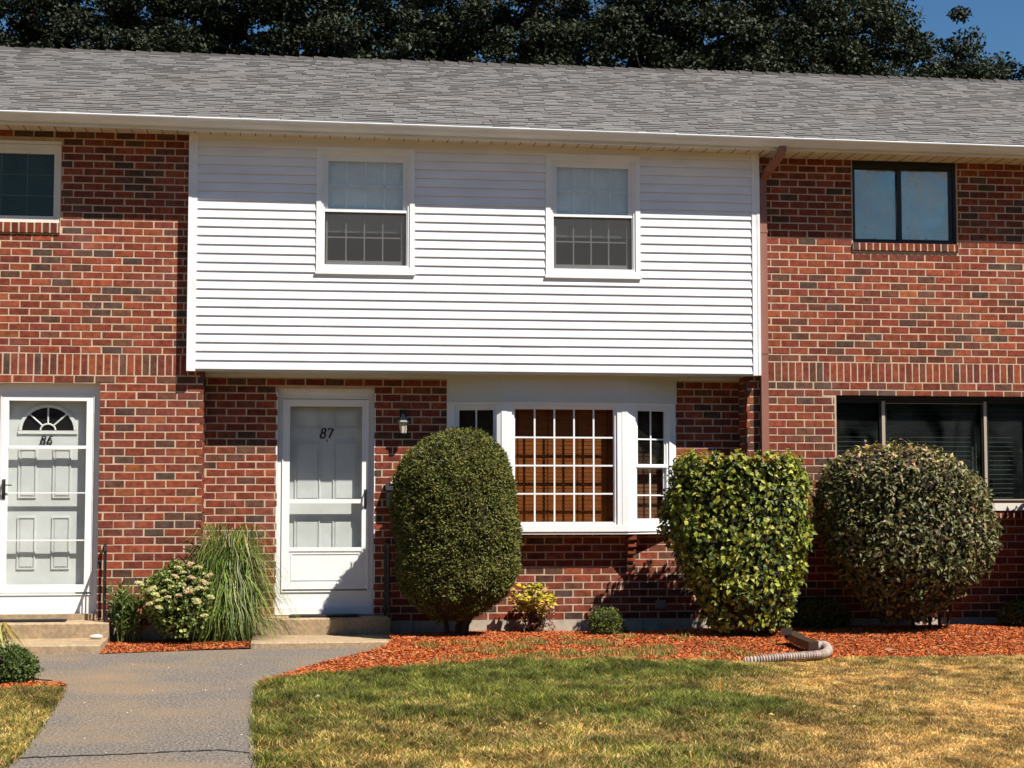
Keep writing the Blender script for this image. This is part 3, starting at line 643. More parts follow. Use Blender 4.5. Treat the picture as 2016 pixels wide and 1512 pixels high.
# ---------------- railings ----------------
def railing(label, x, ya, za, yb, zb, ht, base2):
    t = thing('handrail', label, 'handrail', (x, ya, za)); 
    def P(n, pts, r): q = MB(); q.tube([(a-x, b_-ya, c_-za) for a, b_, c_ in pts], r, 6); q.build(n, M['black'], t)
    P('post', [(x, ya, za), (x, ya, za+ht)], .012); P('post', [(x+.03, yb, zb), (x+.03, yb, zb+ht-.04)], .012)
    P('top_rail', [(x-.0, ya+.05, za+ht+.01), (x, ya, za+ht+.005), (x+.03, yb, zb+ht-.035), (x+.03, yb-.05, zb+ht-.05)], .014)
    P('lower_rail', [(x, ya, za+.12), (x+.03, yb, zb+.10)], .009)
    for i in (1, 2, 3):
        k = i/4; P('baluster', [(lerp(x, x+.03, k), lerp(ya, yb, k), lerp(za+.12, zb+.10, k)), (lerp(x, x+.03, k), lerp(ya, yb, k), lerp(za+ht, zb+ht-.035, k))], .006)
railing('black iron handrail at right edge of door 86 steps', -3.675, -.05, .25, -.24, .25, .74, .1)
railing('black iron handrail beside door 87, behind the tall rounded yew', -.845, .25, .24, .11, .24, .76, .1)

# ---------------- lamp, mailbox, outlet ----------------
lx, ly = -.667, RC-.10
t = thing('wall_lantern', 'small black wall lantern with frosted glass beside door 87', 'lantern', (lx, RC, 2.25))
def LP(n, mb, m): o = mb.build(n, m, t); o.location = (-lx, -RC, -2.25); return o
q = MB(); q.box(lx-.032, lx+.032, RC-.022, RC+.001, 2.27, 2.40); q.tube([(lx, RC-.02, 2.36), (lx, RC-.06, 2.385), (lx, ly, 2.375), (lx, ly, 2.345)], .008, 8); LP('bracket', q, M['black'])
q = MB(); q.lathe([(.004, 2.352), (.014, 2.345), (.018, 2.325), (.055, 2.283), (.068, 2.266), (.066, 2.259), (.05, 2.262)], lx, ly, 6); LP('cap', q, M['grey'])
q = MB(); q.lathe([(.046, 2.258), (.044, 2.24), (.033, 2.150)], lx, ly, 6); LP('glass_body', q, M['brass'])
q = MB(); q.lathe([(.037, 2.150), (.037, 2.142), (.02, 2.13), (.008, 2.118)], lx, ly, 6)
for k in range(6): a = 2*PI*k/6; q.tube([(lx+.047*math.cos(a), ly+.047*math.sin(a), 2.26), (lx+.035*math.cos(a), ly+.035*math.sin(a), 2.145)], .003, 4)
LP('cage', q, M['black'])
t = thing('mailbox', 'black wall mailbox mounted between door 87 and the yew', 'mailbox', (-.785, RC, 1.49))
def lid(z0_, z1_): pass
q = MB(); q.prism([(-.11, -.10), (0, -.10), (0, .13), (-.03, .13), (-.11, .05)], -.055, .16); q.build('body', M['black'], t)
q = MB(); q.prism([(-.115, .05), (-.118, .065), (-.03, .145), (-.01, .135), (-.032, .132)], -.062, .167); q.build('lid', M['black'], t)
q = MB(); q.tube([(-.02, -.03, -.10), (-.02, -.05, -.19), (-.02, -.09, -.2), (-.02, -.1, -.16)], .006, 6); q.build('newspaper_hook', M['black'], t)
q = MB(); q.box(-.01, .05, -.085, -.02, .134, .150); o = q.build('letter', M['white']); o.location = (-.785, RC, 1.49); tag(o, 'white letter sticking out of the black wall mailbox', 'letter')
t = thing('outlet_box', 'grey outdoor outlet box low on brick wall under the bay window', 'outlet box', (2.09, RC, .335))
q = MB(); q.cbox(-.055, .055, -.035, 0, -.045, .045, .005); q.build('box', M['grey'], t)
q = MB(); q.cbox(-.045, .045, -.042, -.0355, -.035, .035, .004); q.build('cover', M['grey'], t)

# ---------------- ground ----------------
def poly_sheet(name, pts, z, m, label=None, cat=None, kind='structure'):
    bm = bmesh.new(); vs = [bm.verts.new((x, y, z)) for x, y in pts]; bm.faces.new(vs); bmesh.ops.triangulate(bm, faces=bm.faces)
    me = bpy.data.meshes.new(name); bm.to_mesh(me); bm.free()
    for p in me.polygons:
        if p.normal.z < 0: p.flip()
    o = link_mesh(me, name, m); tag(o, label, cat, None, kind); return o
gx = MB(); gx.box(-200, 200, -200, 200, -.5, -.008); gx.build('ground', M['turf']).__setitem__('kind', 'structure')
def smooth_poly(pts, it=2):
    for _ in range(it):
        out = []
        for i, p in enumerate(pts):
            q_ = pts[(i+1) % len(pts)]; out += [(p[0]*.75+q_[0]*.25, p[1]*.75+q_[1]*.25), (p[0]*.25+q_[0]*.75, p[1]*.25+q_[1]*.75)]
        pts = out
    return pts
PATH = [(-9, .3), (-.80, .3), (-.82, -.86), (-.90, -1.45), (-1.06, -1.75), (-1.28, -2.1), (-1.51, -2.44), (-1.80, -3.08), (-2.00, -3.55), (-2.06, -3.88), (-2.07, -4.72), (-2.06, -5.46), (-2.03, -6.48), (-1.98, -7.94), (-1.9, -10), (-1.8, -19), (-3.2, -19), (-3.3, -10), (-3.33, -7.76), (-3.34, -7.2), (-3.37, -6.5), (-3.43, -5.42), (-3.49, -4.54), (-3.55, -3.8), (-3.75, -3.25), (-4.1, -3.0), (-9, -2.9)]
def jag(pts, a=.012):
    out = []
    for i, p in enumerate(pts):
        q_ = pts[(i+1) % len(pts)]; L_ = math.dist(p, q_); n = max(1, int(L_/.05))
        for k in range(n): out.append((lerp(p[0], q_[0], k/n)+random.uniform(-a, a), lerp(p[1], q_[1], k/n)+random.uniform(-a, a)))
    return out
poly_sheet('path', jag(PATH), .002, M['asphalt'])
q = MB(); cp = [(-3.33, -7.43), (-3.07, -7.40), (-2.73, -7.36), (-2.48, -7.31), (-2.22, -7.27), (-2.00, -7.42)]; pv = []
for i in range(len(cp)-1):
    for k in range(8): pv.append((lerp(cp[i][0], cp[i+1][0], k/8)+0, lerp(cp[i][1], cp[i+1][1], k/8)+random.uniform(-.012, .012)))
vs = []
for x, y in pv: w_ = random.uniform(.006, .022); vs += [(x, y-w_, .006), (x, y+w_, .006)]
q.add(vs, [(2*i, 2*i+2, 2*i+3, 2*i+1) for i in range(len(pv)-1)]); q.build('path_joint', M['crack']).__setitem__('kind', 'structure')
q = MB()
for k in range(22):
    x, y = random.uniform(-3.4, -2.0), random.uniform(-7.4, -1.2); r_ = random.uniform(.003, .007)
    q.add([(x-r_, y, .004), (x, y-r_, .004), (x+r_, y, .004), (x, y+r_, .004), (x, y, .004+r_)], [(0, 1, 4), (1, 2, 4), (2, 3, 4), (3, 0, 4)])
o = q.build('grit', M['stone']); tag(o, 'tiny pale grit scattered over the asphalt path', 'grit', kind='stuff')

def inpoly(P, poly):
    x, y = P[:, 0], P[:, 1]; ins = np.zeros(len(P), bool); n = len(poly)
    for i in range(n):
        x1, y1 = poly[i]; x2, y2 = poly[(i+1) % n]
        c_ = ((y1 > y) != (y2 > y)) & (x < (x2-x1)*(y-y1)/((y2-y1) if y2 != y1 else 1e-9)+x1); ins ^= c_
    return ins
BEDF = [(-2.06, -3.81), (-1.69, -3.37), (-1.26, -3.02), (-.82, -2.79), (-.35, -2.5), (.13, -2.24), (.61, -2.15), (1.07, -2.17), (1.52, -2.27), (2.2, -2.41), (2.63, -2.50), (3.03, -2.47), (3.65, -2.35), (4.4, -2.3), (4.97, -2.32), (6.5, -2.3), (10, -2.4)]
BED = [(-.805, .31), (-.825, -.86), (-.905, -1.45), (-1.065, -1.75), (-1.285, -2.1), (-1.515, -2.44), (-1.805, -3.08), (-2.005, -3.55)]+BEDF+[(10, .01), (2.975, .01), (2.975, .31)]
BEDL = [(-3.605, .01), (-3.60, -1.03), (-3.12, -.89), (-2.66, -.76), (-2.195, -.69), (-2.195, .31), (-2.72, .31), (-2.72, .01)]
BEDS = [(-4.3, -3.6), (-3.9, -3.45), (-3.60, -3.55), (-3.54, -3.80), (-3.8, -3.92), (-4.3, -3.9)]
xe_ = np.array([p[0] for p in BEDF]); ye_ = np.array([p[1] for p in BEDF])
def bedz(x, y):
    d = np.clip((y-np.interp(x, xe_, ye_))/1.7, 0, 1); s_ = d*d*(3-2*d); r_ = np.clip((x-1.5)/3, 0, 1)
    return .008+(.082+.035*r_)*s_-.035*np.clip((y+.35)/.6, 0, 1)+.012*np.sin(2.1*x+1)*s_*np.sin(1.9*y+.5)
def bed(name, poly, zf, dens, label, nx):
    xs = [p[0] for p in poly]; ys = [p[1] for p in poly]
    # base sheet: fine grid clipped to the outline
    bm = bmesh.new(); bm.faces.new([bm.verts.new((x, y, 0)) for x, y in poly]); 
    for ax, lo, hi in ((0, min(xs), max(xs)), (1, min(ys), max(ys))):
        k = lo+.15
        while k < hi:
            no = (1, 0, 0) if ax == 0 else (0, 1, 0); cc = (k, 0, 0) if ax == 0 else (0, k, 0)
            bmesh.ops.bisect_plane(bm, geom=bm.verts[:]+bm.edges[:]+bm.faces[:], plane_co=cc, plane_no=no); k += .15
    for v in bm.verts: v.co.z = float(zf(np.array(v.co.x), np.array(v.co.y)))
    bmesh.ops.recalc_face_normals(bm, faces=bm.faces); me = bpy.data.meshes.new(name+'_soil'); bm.to_mesh(me); bm.free(); o = link_mesh(me, name+'_soil', M['soil']); o['kind'] = 'structure'
    A = (max(xs)-min(xs))*(max(ys)-min(ys)); n = int(A*dens)
    P = np.stack([rng.uniform(min(xs), max(xs), n), rng.uniform(min(ys)-.05, max(ys), n)], 1)
    P = P[inpoly(P+rng.normal(0, .012, P.shape), poly)]; n = len(P)
    z = zf(P[:, 0], P[:, 1])+rng.uniform(.002, .014, n); c0 = np.column_stack([P, z]); a = rng.uniform(0, 2*PI, n); tl = rng.normal(0, .35, n); roll = rng.normal(0, .6, n)
    D = np.stack([np.cos(a)*np.cos(tl), np.sin(a)*np.cos(tl), np.sin(tl)], 1); S = np.stack([-np.sin(a)*np.cos(roll), np.cos(a)*np.cos(roll), np.sin(roll)], 1)
    L_ = rng.uniform(.006, .024, n)[:, None]; Wd = rng.uniform(.002, .0065, n)[:, None]
    V = np.stack([c0-D*L_-S*Wd*.7, c0+D*L_*.9-S*Wd, c0+D*L_+S*Wd*.6, c0-D*L_*.9+S*Wd], 1).reshape(-1, 3)
    cols = pick([(.48, .112, .025), (.56, .165, .042), (.38, .082, .022), (.22, .048, .015), (.56, .24, .10), (.46, .29, .16)], [5, 4, 4, 2.5, 1.4, .5], n, .25)
    o = np_mesh(name, V, np.arange(4*n).reshape(-1, 4), np.repeat(cols, 4, 0), M['chip']); tag(o, label, 'mulch', kind='stuff')
bed('mulch', BED, bedz, 5800, 'orange red wood mulch along the foundation bed under the clipped bushes', 0)
bed('mulch', BEDL, lambda x, y: .006+.03*np.clip((y+.80)/.3, 0, 1), 6000, 'orange mulch strip between the two concrete entry steps', 0)
bed('mulch', BEDS, lambda x, y: .006+0*x, 5000, 'small orange mulch patch at the corner beside the low left shrub', 0)

# ---------------- grass ----------------
def vnoise(x, y, s, seed):
    r_ = np.random.default_rng(seed); G_ = r_.random((64, 64)); u = x*s+100; v = y*s+100; i = np.floor(u).astype(int); j = np.floor(v).astype(int); fu = u-i; fv = v-j
    fu = fu*fu*(3-2*fu); fv = fv*fv*(3-2*fv); g = lambda a, b_: G_[a % 64, b_ % 64]
    return g(i, j)*(1-fu)*(1-fv)+g(i+1, j)*fu*(1-fv)+g(i, j+1)*(1-fu)*fv+g(i+1, j+1)*fu*fv
def fbm(x, y, s, seed): return .5*vnoise(x, y, s, seed)+.3*vnoise(x, y, s*2.3, seed+1)+.2*vnoise(x, y, s*5.1, seed+2)
GREEN = np.array([(.105, .135, .016), (.17, .18, .024), (.06, .088, .016), (.30, .29, .06)])
DRY = np.array([(.60, .37, .12), (.74, .49, .18), (.46, .28, .09), (.32, .21, .06)])
def dryness(x, y):
    xb = 1.75+(y+2.5)*.20; d = .16+1.6*(fbm(x, y*.8, .9, 5)-.45)
    d += np.clip((x-xb+.9*(vnoise(x, y*.6, 1.2, 9)-.5))/1.6, -.1, .66)
    d += np.clip((-5.2-y)*.05, 0, .16)
    def el(cx_, cy_, rx, ry): return np.exp(-((x-cx_)/rx)**2-((y-cy_)/ry)**2)
    d -= .95*el(.9, -3.3, 1.5, .75)+.5*el(-.6, -4.3, 1.0, .8)+.7*el(1.45, -5.6, .35, .4)+.4*el(1.9, -3.2, .5, .5)
    d += .8*el(2.3, -4.15, .8, .28)+.55*el(3.4, -3.6, 1.2, .5)+.3*el(.2, -5.2, .8, .35)
    return np.clip(d, 0.02, .97)
def grass(name, poly, dens, label, hmin=.018, hmax=.045, dr=None, zf=None, green=None):
    xs = [p[0] for p in poly]; ys = [p[1] for p in poly]; n = int((max(xs)-min(xs))*(max(ys)-min(ys))*dens)
    P = np.stack([rng.uniform(min(xs), max(xs), n), rng.uniform(min(ys), max(ys), n)], 1); P = P[inpoly(P+rng.normal(0, .016, P.shape), poly)]
    P = P[vnoise(P[:, 0], P[:, 1], 9, 3) + rng.random(len(P)) > .45]; n = len(P); x, y = P.T
    d = dryness(x, y) if dr is None else np.full(n, dr); isdry = rng.random(n) < d
    gi = rng.integers(0, 4, n); cols = np.where(isdry[:, None], DRY[gi], GREEN[gi])*(.65+.7*rng.random((n, 1)))*(.48+1.05*fbm(x, y*.8, 2.6, 21))[:, None]*(.45+1.1*vnoise(x, y*.7, 10, 23))[:, None]
    h = rng.uniform(hmin, hmax, n)*(1.55-1.05*d)*(.45+1.1*vnoise(x, y*.8, 10, 31)); a = rng.uniform(0, 2*PI, n)*.75+6*vnoise(x, y, 5, 37); ln = rng.uniform(.2, 1.25, n)*h+.3*isdry*h
    w = rng.uniform(.0014, .0032, n); z0_ = (zf(x, y) if zf else np.zeros(n))-.004
    B = np.column_stack([x, y, z0_]); dv = np.column_stack([np.cos(a), np.sin(a), np.zeros(n)]); ta = rng.uniform(0, 2*PI, n); S = np.column_stack([np.cos(ta), np.sin(ta), np.zeros(n)])*w[:, None]
    U = np.column_stack([np.zeros(n), np.zeros(n), h]); mid = B+U*.62+dv*(ln*.3)[:, None]; tip = B+U+dv*ln[:, None]
    V = np.stack([B-S, B+S, mid+S*.85, mid-S*.85, tip], 1).reshape(-1, 3); i = np.arange(n)[:, None]*5
    F = np.concatenate([i+np.array([[0, 1, 2]]), i+np.array([[0, 2, 3]]), i+np.array([[3, 2, 4]])])
    o = np_mesh(name, V, F, np.repeat(cols, 5, 0), M['grass']); tag(o, label, 'grass', kind='stuff'); return o
LAWN = BEDF[:16]+[(5.6, -4), (2.6, -8.9), (-1.93, -8.9), (-1.98, -7.94), (-2.03, -6.48), (-2.06, -5.46), (-2.07, -4.72)]
grass('lawn', LAWN, 14000, 'lawn right of the path, green turning dry and tan', .014, .042)
LAWN2 = [(-3.55, -3.86), (-3.49, -4.54), (-3.43, -5.42), (-3.37, -6.5), (-3.34, -7.2), (-3.33, -7.76), (-3.31, -8.9), (-4.2, -8.9), (-4.9, -3.9), (-4.3, -3.88), (-3.8, -3.9)]
grass('lawn', LAWN2, 12000, 'narrow strip of half dry lawn left of the path', .014, .04, dr=.40)
grass('lawn', [(2.6, -8.9), (5.6, -4), (6.5, -2.3), (10, -2.4), (10, -13), (-1.86, -13), (-1.93, -8.9)], 1100, 'outer lawn around the yard, dry and thin', dr=.55, hmax=.06)
def weedpatch():
    n = 1400; cx_ = rng.choice([-.35, .05, .3, .55, .95, 1.25, 1.6, 2.0, -.1, .7, 1.85], n); x = cx_+rng.normal(0, .16, n); y = np.interp(x, xe_, ye_)+rng.uniform(.02, .50, n)*(rng.random(n)**.7)
    return x, y
def tuft_mesh(name, x, y, zf, label, hm=(.02, .06)):
    n = len(x); d = .35; isdry = rng.random(n) < d; gi = rng.integers(0, 4, n); cols = np.where(isdry[:, None], DRY[gi]*.8, GREEN[gi])*(.8+.5*rng.random((n, 1)))
    h = rng.uniform(*hm, n); a = rng.uniform(0, 2*PI, n); ln = rng.uniform(.2, 1.1, n)*h; w = rng.uniform(.0016, .0035, n)
    B = np.column_stack([x, y, zf(x, y)]); dv = np.column_stack([np.cos(a), np.sin(a), 0*a]); S = np.column_stack([np.sin(a), -np.cos(a), 0*a])*w[:, None]; U = np.column_stack([0*a, 0*a, h])
    mid = B+U*.6+dv*(ln*.35)[:, None]; V = np.stack([B-S, B+S, mid+S*.8, mid-S*.8, B+U+dv*ln[:, None]], 1).reshape(-1, 3); i = np.arange(n)[:, None]*5
    F = np.concatenate([i+np.array([[0, 1, 2]]), i+np.array([[0, 2, 3]]), i+np.array([[3, 2, 4]])])
    o = np_mesh(name, V, F, np.repeat(cols, 5, 0), M['grass']); tag(o, label, 'weeds', kind='stuff')
xs_ = []; ys_ = []
for k in range(60):
    cx_ = random.choice([random.uniform(-.6, 2.4), random.uniform(0, 1.6)]); cy_ = float(np.interp(cx_, xe_, ye_))+random.uniform(.05, 1.3); m_ = random.randint(50, 150)
    xs_.append(cx_+rng.normal(0, .06, m_)); ys_.append(cy_+rng.normal(0, .05, m_))
tuft_mesh('weed_tufts', np.concatenate(xs_), np.concatenate(ys_), lambda x, y: bedz(x, y)+.004, 'green weed tufts growing through the mulch edge')

# ---------------- shrubs ----------------
def profile(rows, Y):     # silhouette rows (py, px_left, px_right) -> z, xl, xr at the shrub's own distance
    out = []
    for py, a, b_ in rows:
        l = at(a, py, Y); r_ = at(b_, py, Y); out.append((l.z, l.x, r_.x))
    return np.array(sorted(out))
def shape_points(prof, n, Y, dk, pw=2.3, dmax=.6):
    z = prof[:, 0]; hw = (prof[:, 2]-prof[:, 1])/2; cx_ = (prof[:, 2]+prof[:, 1])/2; zz = np.linspace(z[0], z[-1], 400); H_ = np.interp(zz, z, hw); Cx = np.interp(zz, z, cx_)
    dz = zz[1]-zz[0]; sl = np.sqrt(1+(np.gradient(H_)/dz)**2); wgt = np.minimum(H_*sl, H_*8)+.02; wgt /= wgt.sum()
    k = rng.choice(400, n, p=wgt); zc = zz[k]+rng.uniform(-dz, dz, n)/2; th = rng.uniform(0, 2*PI, n)
    c_, s_ = np.cos(th), np.sin(th); rr = (np.abs(c_)**pw+np.abs(s_)**pw)**(-1/pw)
    hx = H_[k]; hy = np.minimum(hx*dk, dmax); top = (np.gradient(H_)/dz)[k]
    P = np.column_stack([Cx[k]+hx*rr*c_, Y+hy*rr*s_, zc]); Nn = unit(np.column_stack([c_*hy+1e-6, s_*hx, -top*hx*hy/np.maximum(hx, .02)])); Nn[:, 2] = np.clip(Nn[:, 2], -.9, 1)
    return P, unit(Nn), np.column_stack([Cx[k], np.full(n, Y), zc])
def core_mesh(prof, Y, dk, k, parent, pw=2.3, dmax=.6):
    q = MB(); n = 28; z = np.linspace(prof[0, 0]+.04, prof[-1, 0]-.06, 18); vs = []; fs = []
    for zi in z:
        l = np.interp(zi, prof[:, 0], prof[:, 1]); r_ = np.interp(zi, prof[:, 0], prof[:, 2]); h = (r_-l)/2*k; hy = min((r_-l)/2*dk, dmax)*k; c_ = (l+r_)/2
        for j in range(n):
            t_ = 2*PI*j/n; a, b_ = math.cos(t_), math.sin(t_); rr = (abs(a)**pw+abs(b_)**pw)**(-1/pw)*random.uniform(.93, 1.03); vs.append((c_+h*rr*a, Y+hy*rr*b_, zi))
    for i in range(len(z)-1):
        for j in range(n): fs.append((i*n+j, i*n+(j+1) % n, (i+1)*n+(j+1) % n, (i+1)*n+j))
    fs += [tuple(range(n))[::-1], tuple(range((len(z)-1)*n, len(z)*n))]; q.add(vs, fs); q.build('twig_mass', M['twig'], parent, smooth=True)
def stems(parent, specs, name='trunk', m='bark'):
    q = MB()
    for pts, rs in specs: q.tube(pts, rs, 7)
    return q.build(name, M[m], parent)
def shrub(name, label, cat, rows, Y, dk, nleaf, ln, wdt, pal, pw_, m, z0_, kcore=.86, upb=.3, deep=.10, stemspec=None, pw=2.3, dmax=.6, fold=.25, jit=.25, lump=.0, toppal=None, dirn=.8, ragged=0, dens=None, frnd=.45, fup=.7):
    prof = profile(rows, Y); t = thing(name, label, cat)
    P, Nn, Cc = shape_points(prof, nleaf, Y, dk, pw, dmax); n = len(P)
    dep = rng.exponential(deep, n)*(rng.random(n) < .8)
    if lump:
        an = np.arctan2(P[:, 1]-Y, P[:, 0]-Cc[:, 0]); dep += lump*(fbm(an*3+7, P[:, 2]*6, 1.3, 44))*2-lump*.6
    P2 = P-Nn*dep[:, None]+rng.normal(0, .008, P.shape)
    if ragged: P2 += Nn*(rng.random(n)[:, None]**6)*ragged
    D = unit(Nn*dirn+rng.normal(0, .75, P.shape)+np.array([0, 0, upb])); F_ = unit(Nn+np.array([0, 0, fup])+rng.normal(0, frnd, P.shape))
    cols = pick(pal, pw_, n, jit)
    if toppal is not None:
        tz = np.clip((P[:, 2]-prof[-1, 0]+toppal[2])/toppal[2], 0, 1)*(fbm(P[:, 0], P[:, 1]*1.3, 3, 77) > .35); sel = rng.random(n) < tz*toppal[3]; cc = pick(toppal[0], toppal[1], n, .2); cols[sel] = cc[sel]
    V, Fc, Cl = leaf_geo(P2, D, F_, rng.uniform(.75, 1.2, n)*ln, rng.uniform(.75, 1.2, n)*wdt, cols, fold)
    np_mesh('foliage', V, Fc, Cl, M[m], t); core_mesh(prof, Y, dk, kcore, t, pw, dmax)
    if stemspec: stems(t, stemspec)
    return t, prof
# tall clipped yew
YY = -.42
yew_rows = [(845, 893, 920), (851, 872, 945), (860, 848, 962), (872, 828, 976), (890, 806, 990), (910, 790, 1000), (935, 777, 1007), (965, 772, 1012), (1000, 771, 1017), (1050, 778, 1022), (1090, 783, 1020), (1120, 781, 1023), (1150, 788, 1014), (1175, 800, 996), (1195, 820, 970), (1212, 843, 938), (1224, 860, 915)]
shrub('yew_shrub', 'tall egg-shaped clipped dark yew standing right of door 87', 'shrub', yew_rows, YY, .85, 62000, .043, .0135, [(.115, .125, .022), (.08, .095, .018), (.155, .155, .03), (.19, .14, .03), (.075, .07, .016)], [5, 4, 3, 1, 1.5], 'needle', 0, kcore=.93, upb=.45, deep=.028, lump=.05, pw=2.1, dmax=.74,
      stemspec=[([(-.15, YY, .04), (-.14, YY, .2), (-.10, YY, .5)], [.04, .035, .03]), ([(-.08, YY+.03, .02), (-.06, YY, .2), (.1, YY, .5)], [.035, .03, .025]), ([(-.24, YY+.02, .02), (-.27, YY, .22), (-.4, YY, .5)], [.028, .025, .02]), ([(-.12, YY-.05, .02), (-.10, YY-.06, .2), (-.02, YY-.05, .45)], [.03, .028, .02])])
# bright hedge bush
YE2 = -.82
eu_rows = [(893, 1365, 1535), (897, 1345, 1558), (907, 1332, 1570), (925, 1322, 1580), (955, 1316, 1586), (1000, 1310, 1590), (1040, 1310, 1588), (1080, 1325, 1583), (1120, 1345, 1580), (1160, 1366, 1568), (1200, 1382, 1556), (1235, 1398, 1546)]
shrub('euonymus_bush', 'broad clipped bush with bright yellow-green leaves below the bay window end', 'shrub', eu_rows, YE2, .9, 9500, .064, .046, [(.17, .20, .018), (.25, .27, .026), (.09, .12, .018), (.42, .40, .06), (.05, .075, .015)], [4, 4, 4, 2.4, 3], 'leaf', 0, kcore=.86, upb=-.5, deep=.05, lump=.09, pw=2.5, dmax=.5, ragged=.05, frnd=.27, fup=.25, dirn=.35,
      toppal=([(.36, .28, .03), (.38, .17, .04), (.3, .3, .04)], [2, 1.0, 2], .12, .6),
      stemspec=[([(2.80+dx, YE2, .03), (2.80+dx*1.5, YE2+dy, .3), (2.8+dx*2.4, YE2+dy, .7)], [.014, .012, .01]) for dx, dy in ((-.22, .05), (-.12, -.06), (0, .05), (.1, -.05), (.2, .04), (-.28, -.04))])
# big dark bush
YD = -.78
dk_rows = [(876, 1725, 1790), (882, 1695, 1820), (893, 1662, 1852), (910, 1636, 1880), (935, 1620, 1910), (965, 1611, 1935), (1000, 1610, 1950), (1040, 1616, 1956), (1080, 1628, 1952), (1110, 1645, 1942), (1140, 1665, 1918), (1170, 1692, 1885), (1200, 1715, 1850), (1225, 1740, 1825)]
shrub('holly_bush', 'large round dark green bush with glossy leaves before the dark picture window', 'shrub', dk_rows, YD, .8, 16000, .062, .031, [(.10, .105, .03), (.15, .14, .045), (.055, .062, .02), (.24, .20, .085), (.19, .12, .055)], [5, 4, 4, 1.8, 1.2], 'glossleaf', 0, kcore=.88, upb=-.2, deep=.045, lump=.08, pw=2.2, dmax=.62, ragged=.05,
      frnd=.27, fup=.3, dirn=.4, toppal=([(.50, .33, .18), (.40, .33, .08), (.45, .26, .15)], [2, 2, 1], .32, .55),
      stemspec=[([(4.75+dx, YD, .03), (4.75+dx*1.5, YD+dy, .3), (4.75+dx*2.4, YD+dy, .7)], [.02, .017, .012]) for dx, dy in ((-.2, .05), (-.08, -.06), (.02, .05), (.07, -.05))])
shrub('holly_bush', 'clipped dark bush beyond the right border, shading the wall under the picture window', 'shrub', [(878, 2075, 2340), (890, 2055, 2370), (920, 2042, 2390), (1000, 2038, 2395), (1080, 2040, 2390), (1150, 2060, 2360), (1220, 2110, 2310)], -.75, .8, 6500, .075, .042, [(.13, .14, .045), (.18, .18, .07), (.08, .095, .03)], [5, 4, 4], 'glossleaf', 0, kcore=.95, upb=-.1, deep=.04, lump=.05, pw=2.2, dmax=.5)
# low round balls
def ball(name, label, px0, px1, py0, py1, Y, n, ln, wdt, pal, w, m='leaf', deep=.03, dk=.9):
    rows = []; cx_ = (px0+px1)/2; hw_ = (px1-px0)/2
    for t_ in np.linspace(.06, .97, 9): rows.append((lerp(py1, py0, t_), cx_-hw_*math.sqrt(max(0, 1-(t_*1.6-.6)**2)) if t_ > .375 else cx_-hw_*(.72+.28*t_/.375), cx_+hw_*math.sqrt(max(0, 1-(t_*1.6-.6)**2)) if t_ > .375 else cx_+hw_*(.72+.28*t_/.375)))
    return shrub(name, label, 'shrub', rows, Y, dk, n, ln, wdt, pal, w, m, 0, kcore=.8, upb=.5, deep=deep, lump=.03, pw=2.0, ragged=.04)
G1 = [(.10, .13, .02), (.07, .10, .018), (.15, .17, .03), (.18, .16, .03)]
ball('boxwood_ball', 'small round boxwood ball against the foundation beneath the bay window', 1160, 1226, 1196, 1252, -.55, 3200, .026, .014, G1, [4, 4, 2, 1])
ball('boxwood_ball', 'low boxwood between the bright hedge bush and the big dark bush', 1560, 1672, 1180, 1248, -.25, 4200, .028, .016, G1, [4, 4, 2, 0])
ball('boxwood_ball', 'low shaded boxwood at the right border below dark picture window', 1968, 2090, 1180, 1245, -.45, 3500, .03, .018, G1, [4, 4, 1, 0])
ball('azalea_shrub', 'low leafy green shrub at the left border in front of the path', -55, 74, 1272, 1352, -3.40, 4200, .034, .017, [(.075, .115, .02), (.055, .09, .018), (.12, .16, .03)], [4, 4, 2])

# yellow shrub
def upright_leafy(name, label, x, y, z, r, h, nst, nl, ln, wdt, pal, w, m='leaf', zlo=.35, stemcol='bark', cat='shrub'):
    t = thing(name, label, cat, (x, y, z)); q = MB(); P = []; D = []
    for i in range(nst):
        a = random.uniform(0, 2*PI); rr = r*math.sqrt(random.random()); hh = h*random.uniform(.7, 1)*(1-.25*(rr/r)**2); b0 = Vector((rr*.25*math.cos(a), rr*.25*math.sin(a), -.01)); tp_ = Vector((rr*math.cos(a), rr*math.sin(a), hh)); md = b0.lerp(tp_, .5)+Vector((0, 0, .02))
        q.tube([b0, md, tp_], [.005, .004, .002], 5)
        for k in range(nl):
            u = random.uniform(zlo, 1.0); p = b0.lerp(md, u*2) if u < .5 else md.lerp(tp_, u*2-1); P.append(p); an = random.uniform(0, 2*PI); D.append((math.cos(an), math.sin(an), random.uniform(-.2, .9)))
    q.build('stem', M[stemcol], t); P = np.array([tuple(p) for p in P]); D = np.array(D); n = len(P)
    V, F, Cl = leaf_geo(P, D, np.column_stack([rng.normal(0, .5, n), rng.normal(-.3, .5, n), np.full(n, .8)]), rng.uniform(.7, 1.2, n)*ln, rng.uniform(.7, 1.2, n)*wdt, pick(pal, w, n, .2), .2)
    np_mesh('foliage', V, F, Cl, M[m], t); return t
yt = upright_leafy('yellow_shrub', 'small shrub with bright yellow leaves against the low brick wall', .70, -.0, .06, .26, .58, 40, 13, .066, .048, [(.55, .45, .03), (.45, .40, .04), (.40, .20, .10), (.22, .16, .04)], [5, 3, 1.6, 1.2], zlo=.55)
n = 420; a = rng.uniform(0, 2*PI, n); r_ = rng.uniform(0, .2, n)**1; P = np.column_stack([r_*np.cos(a), r_*np.sin(a), rng.uniform(.0, .26, n)])
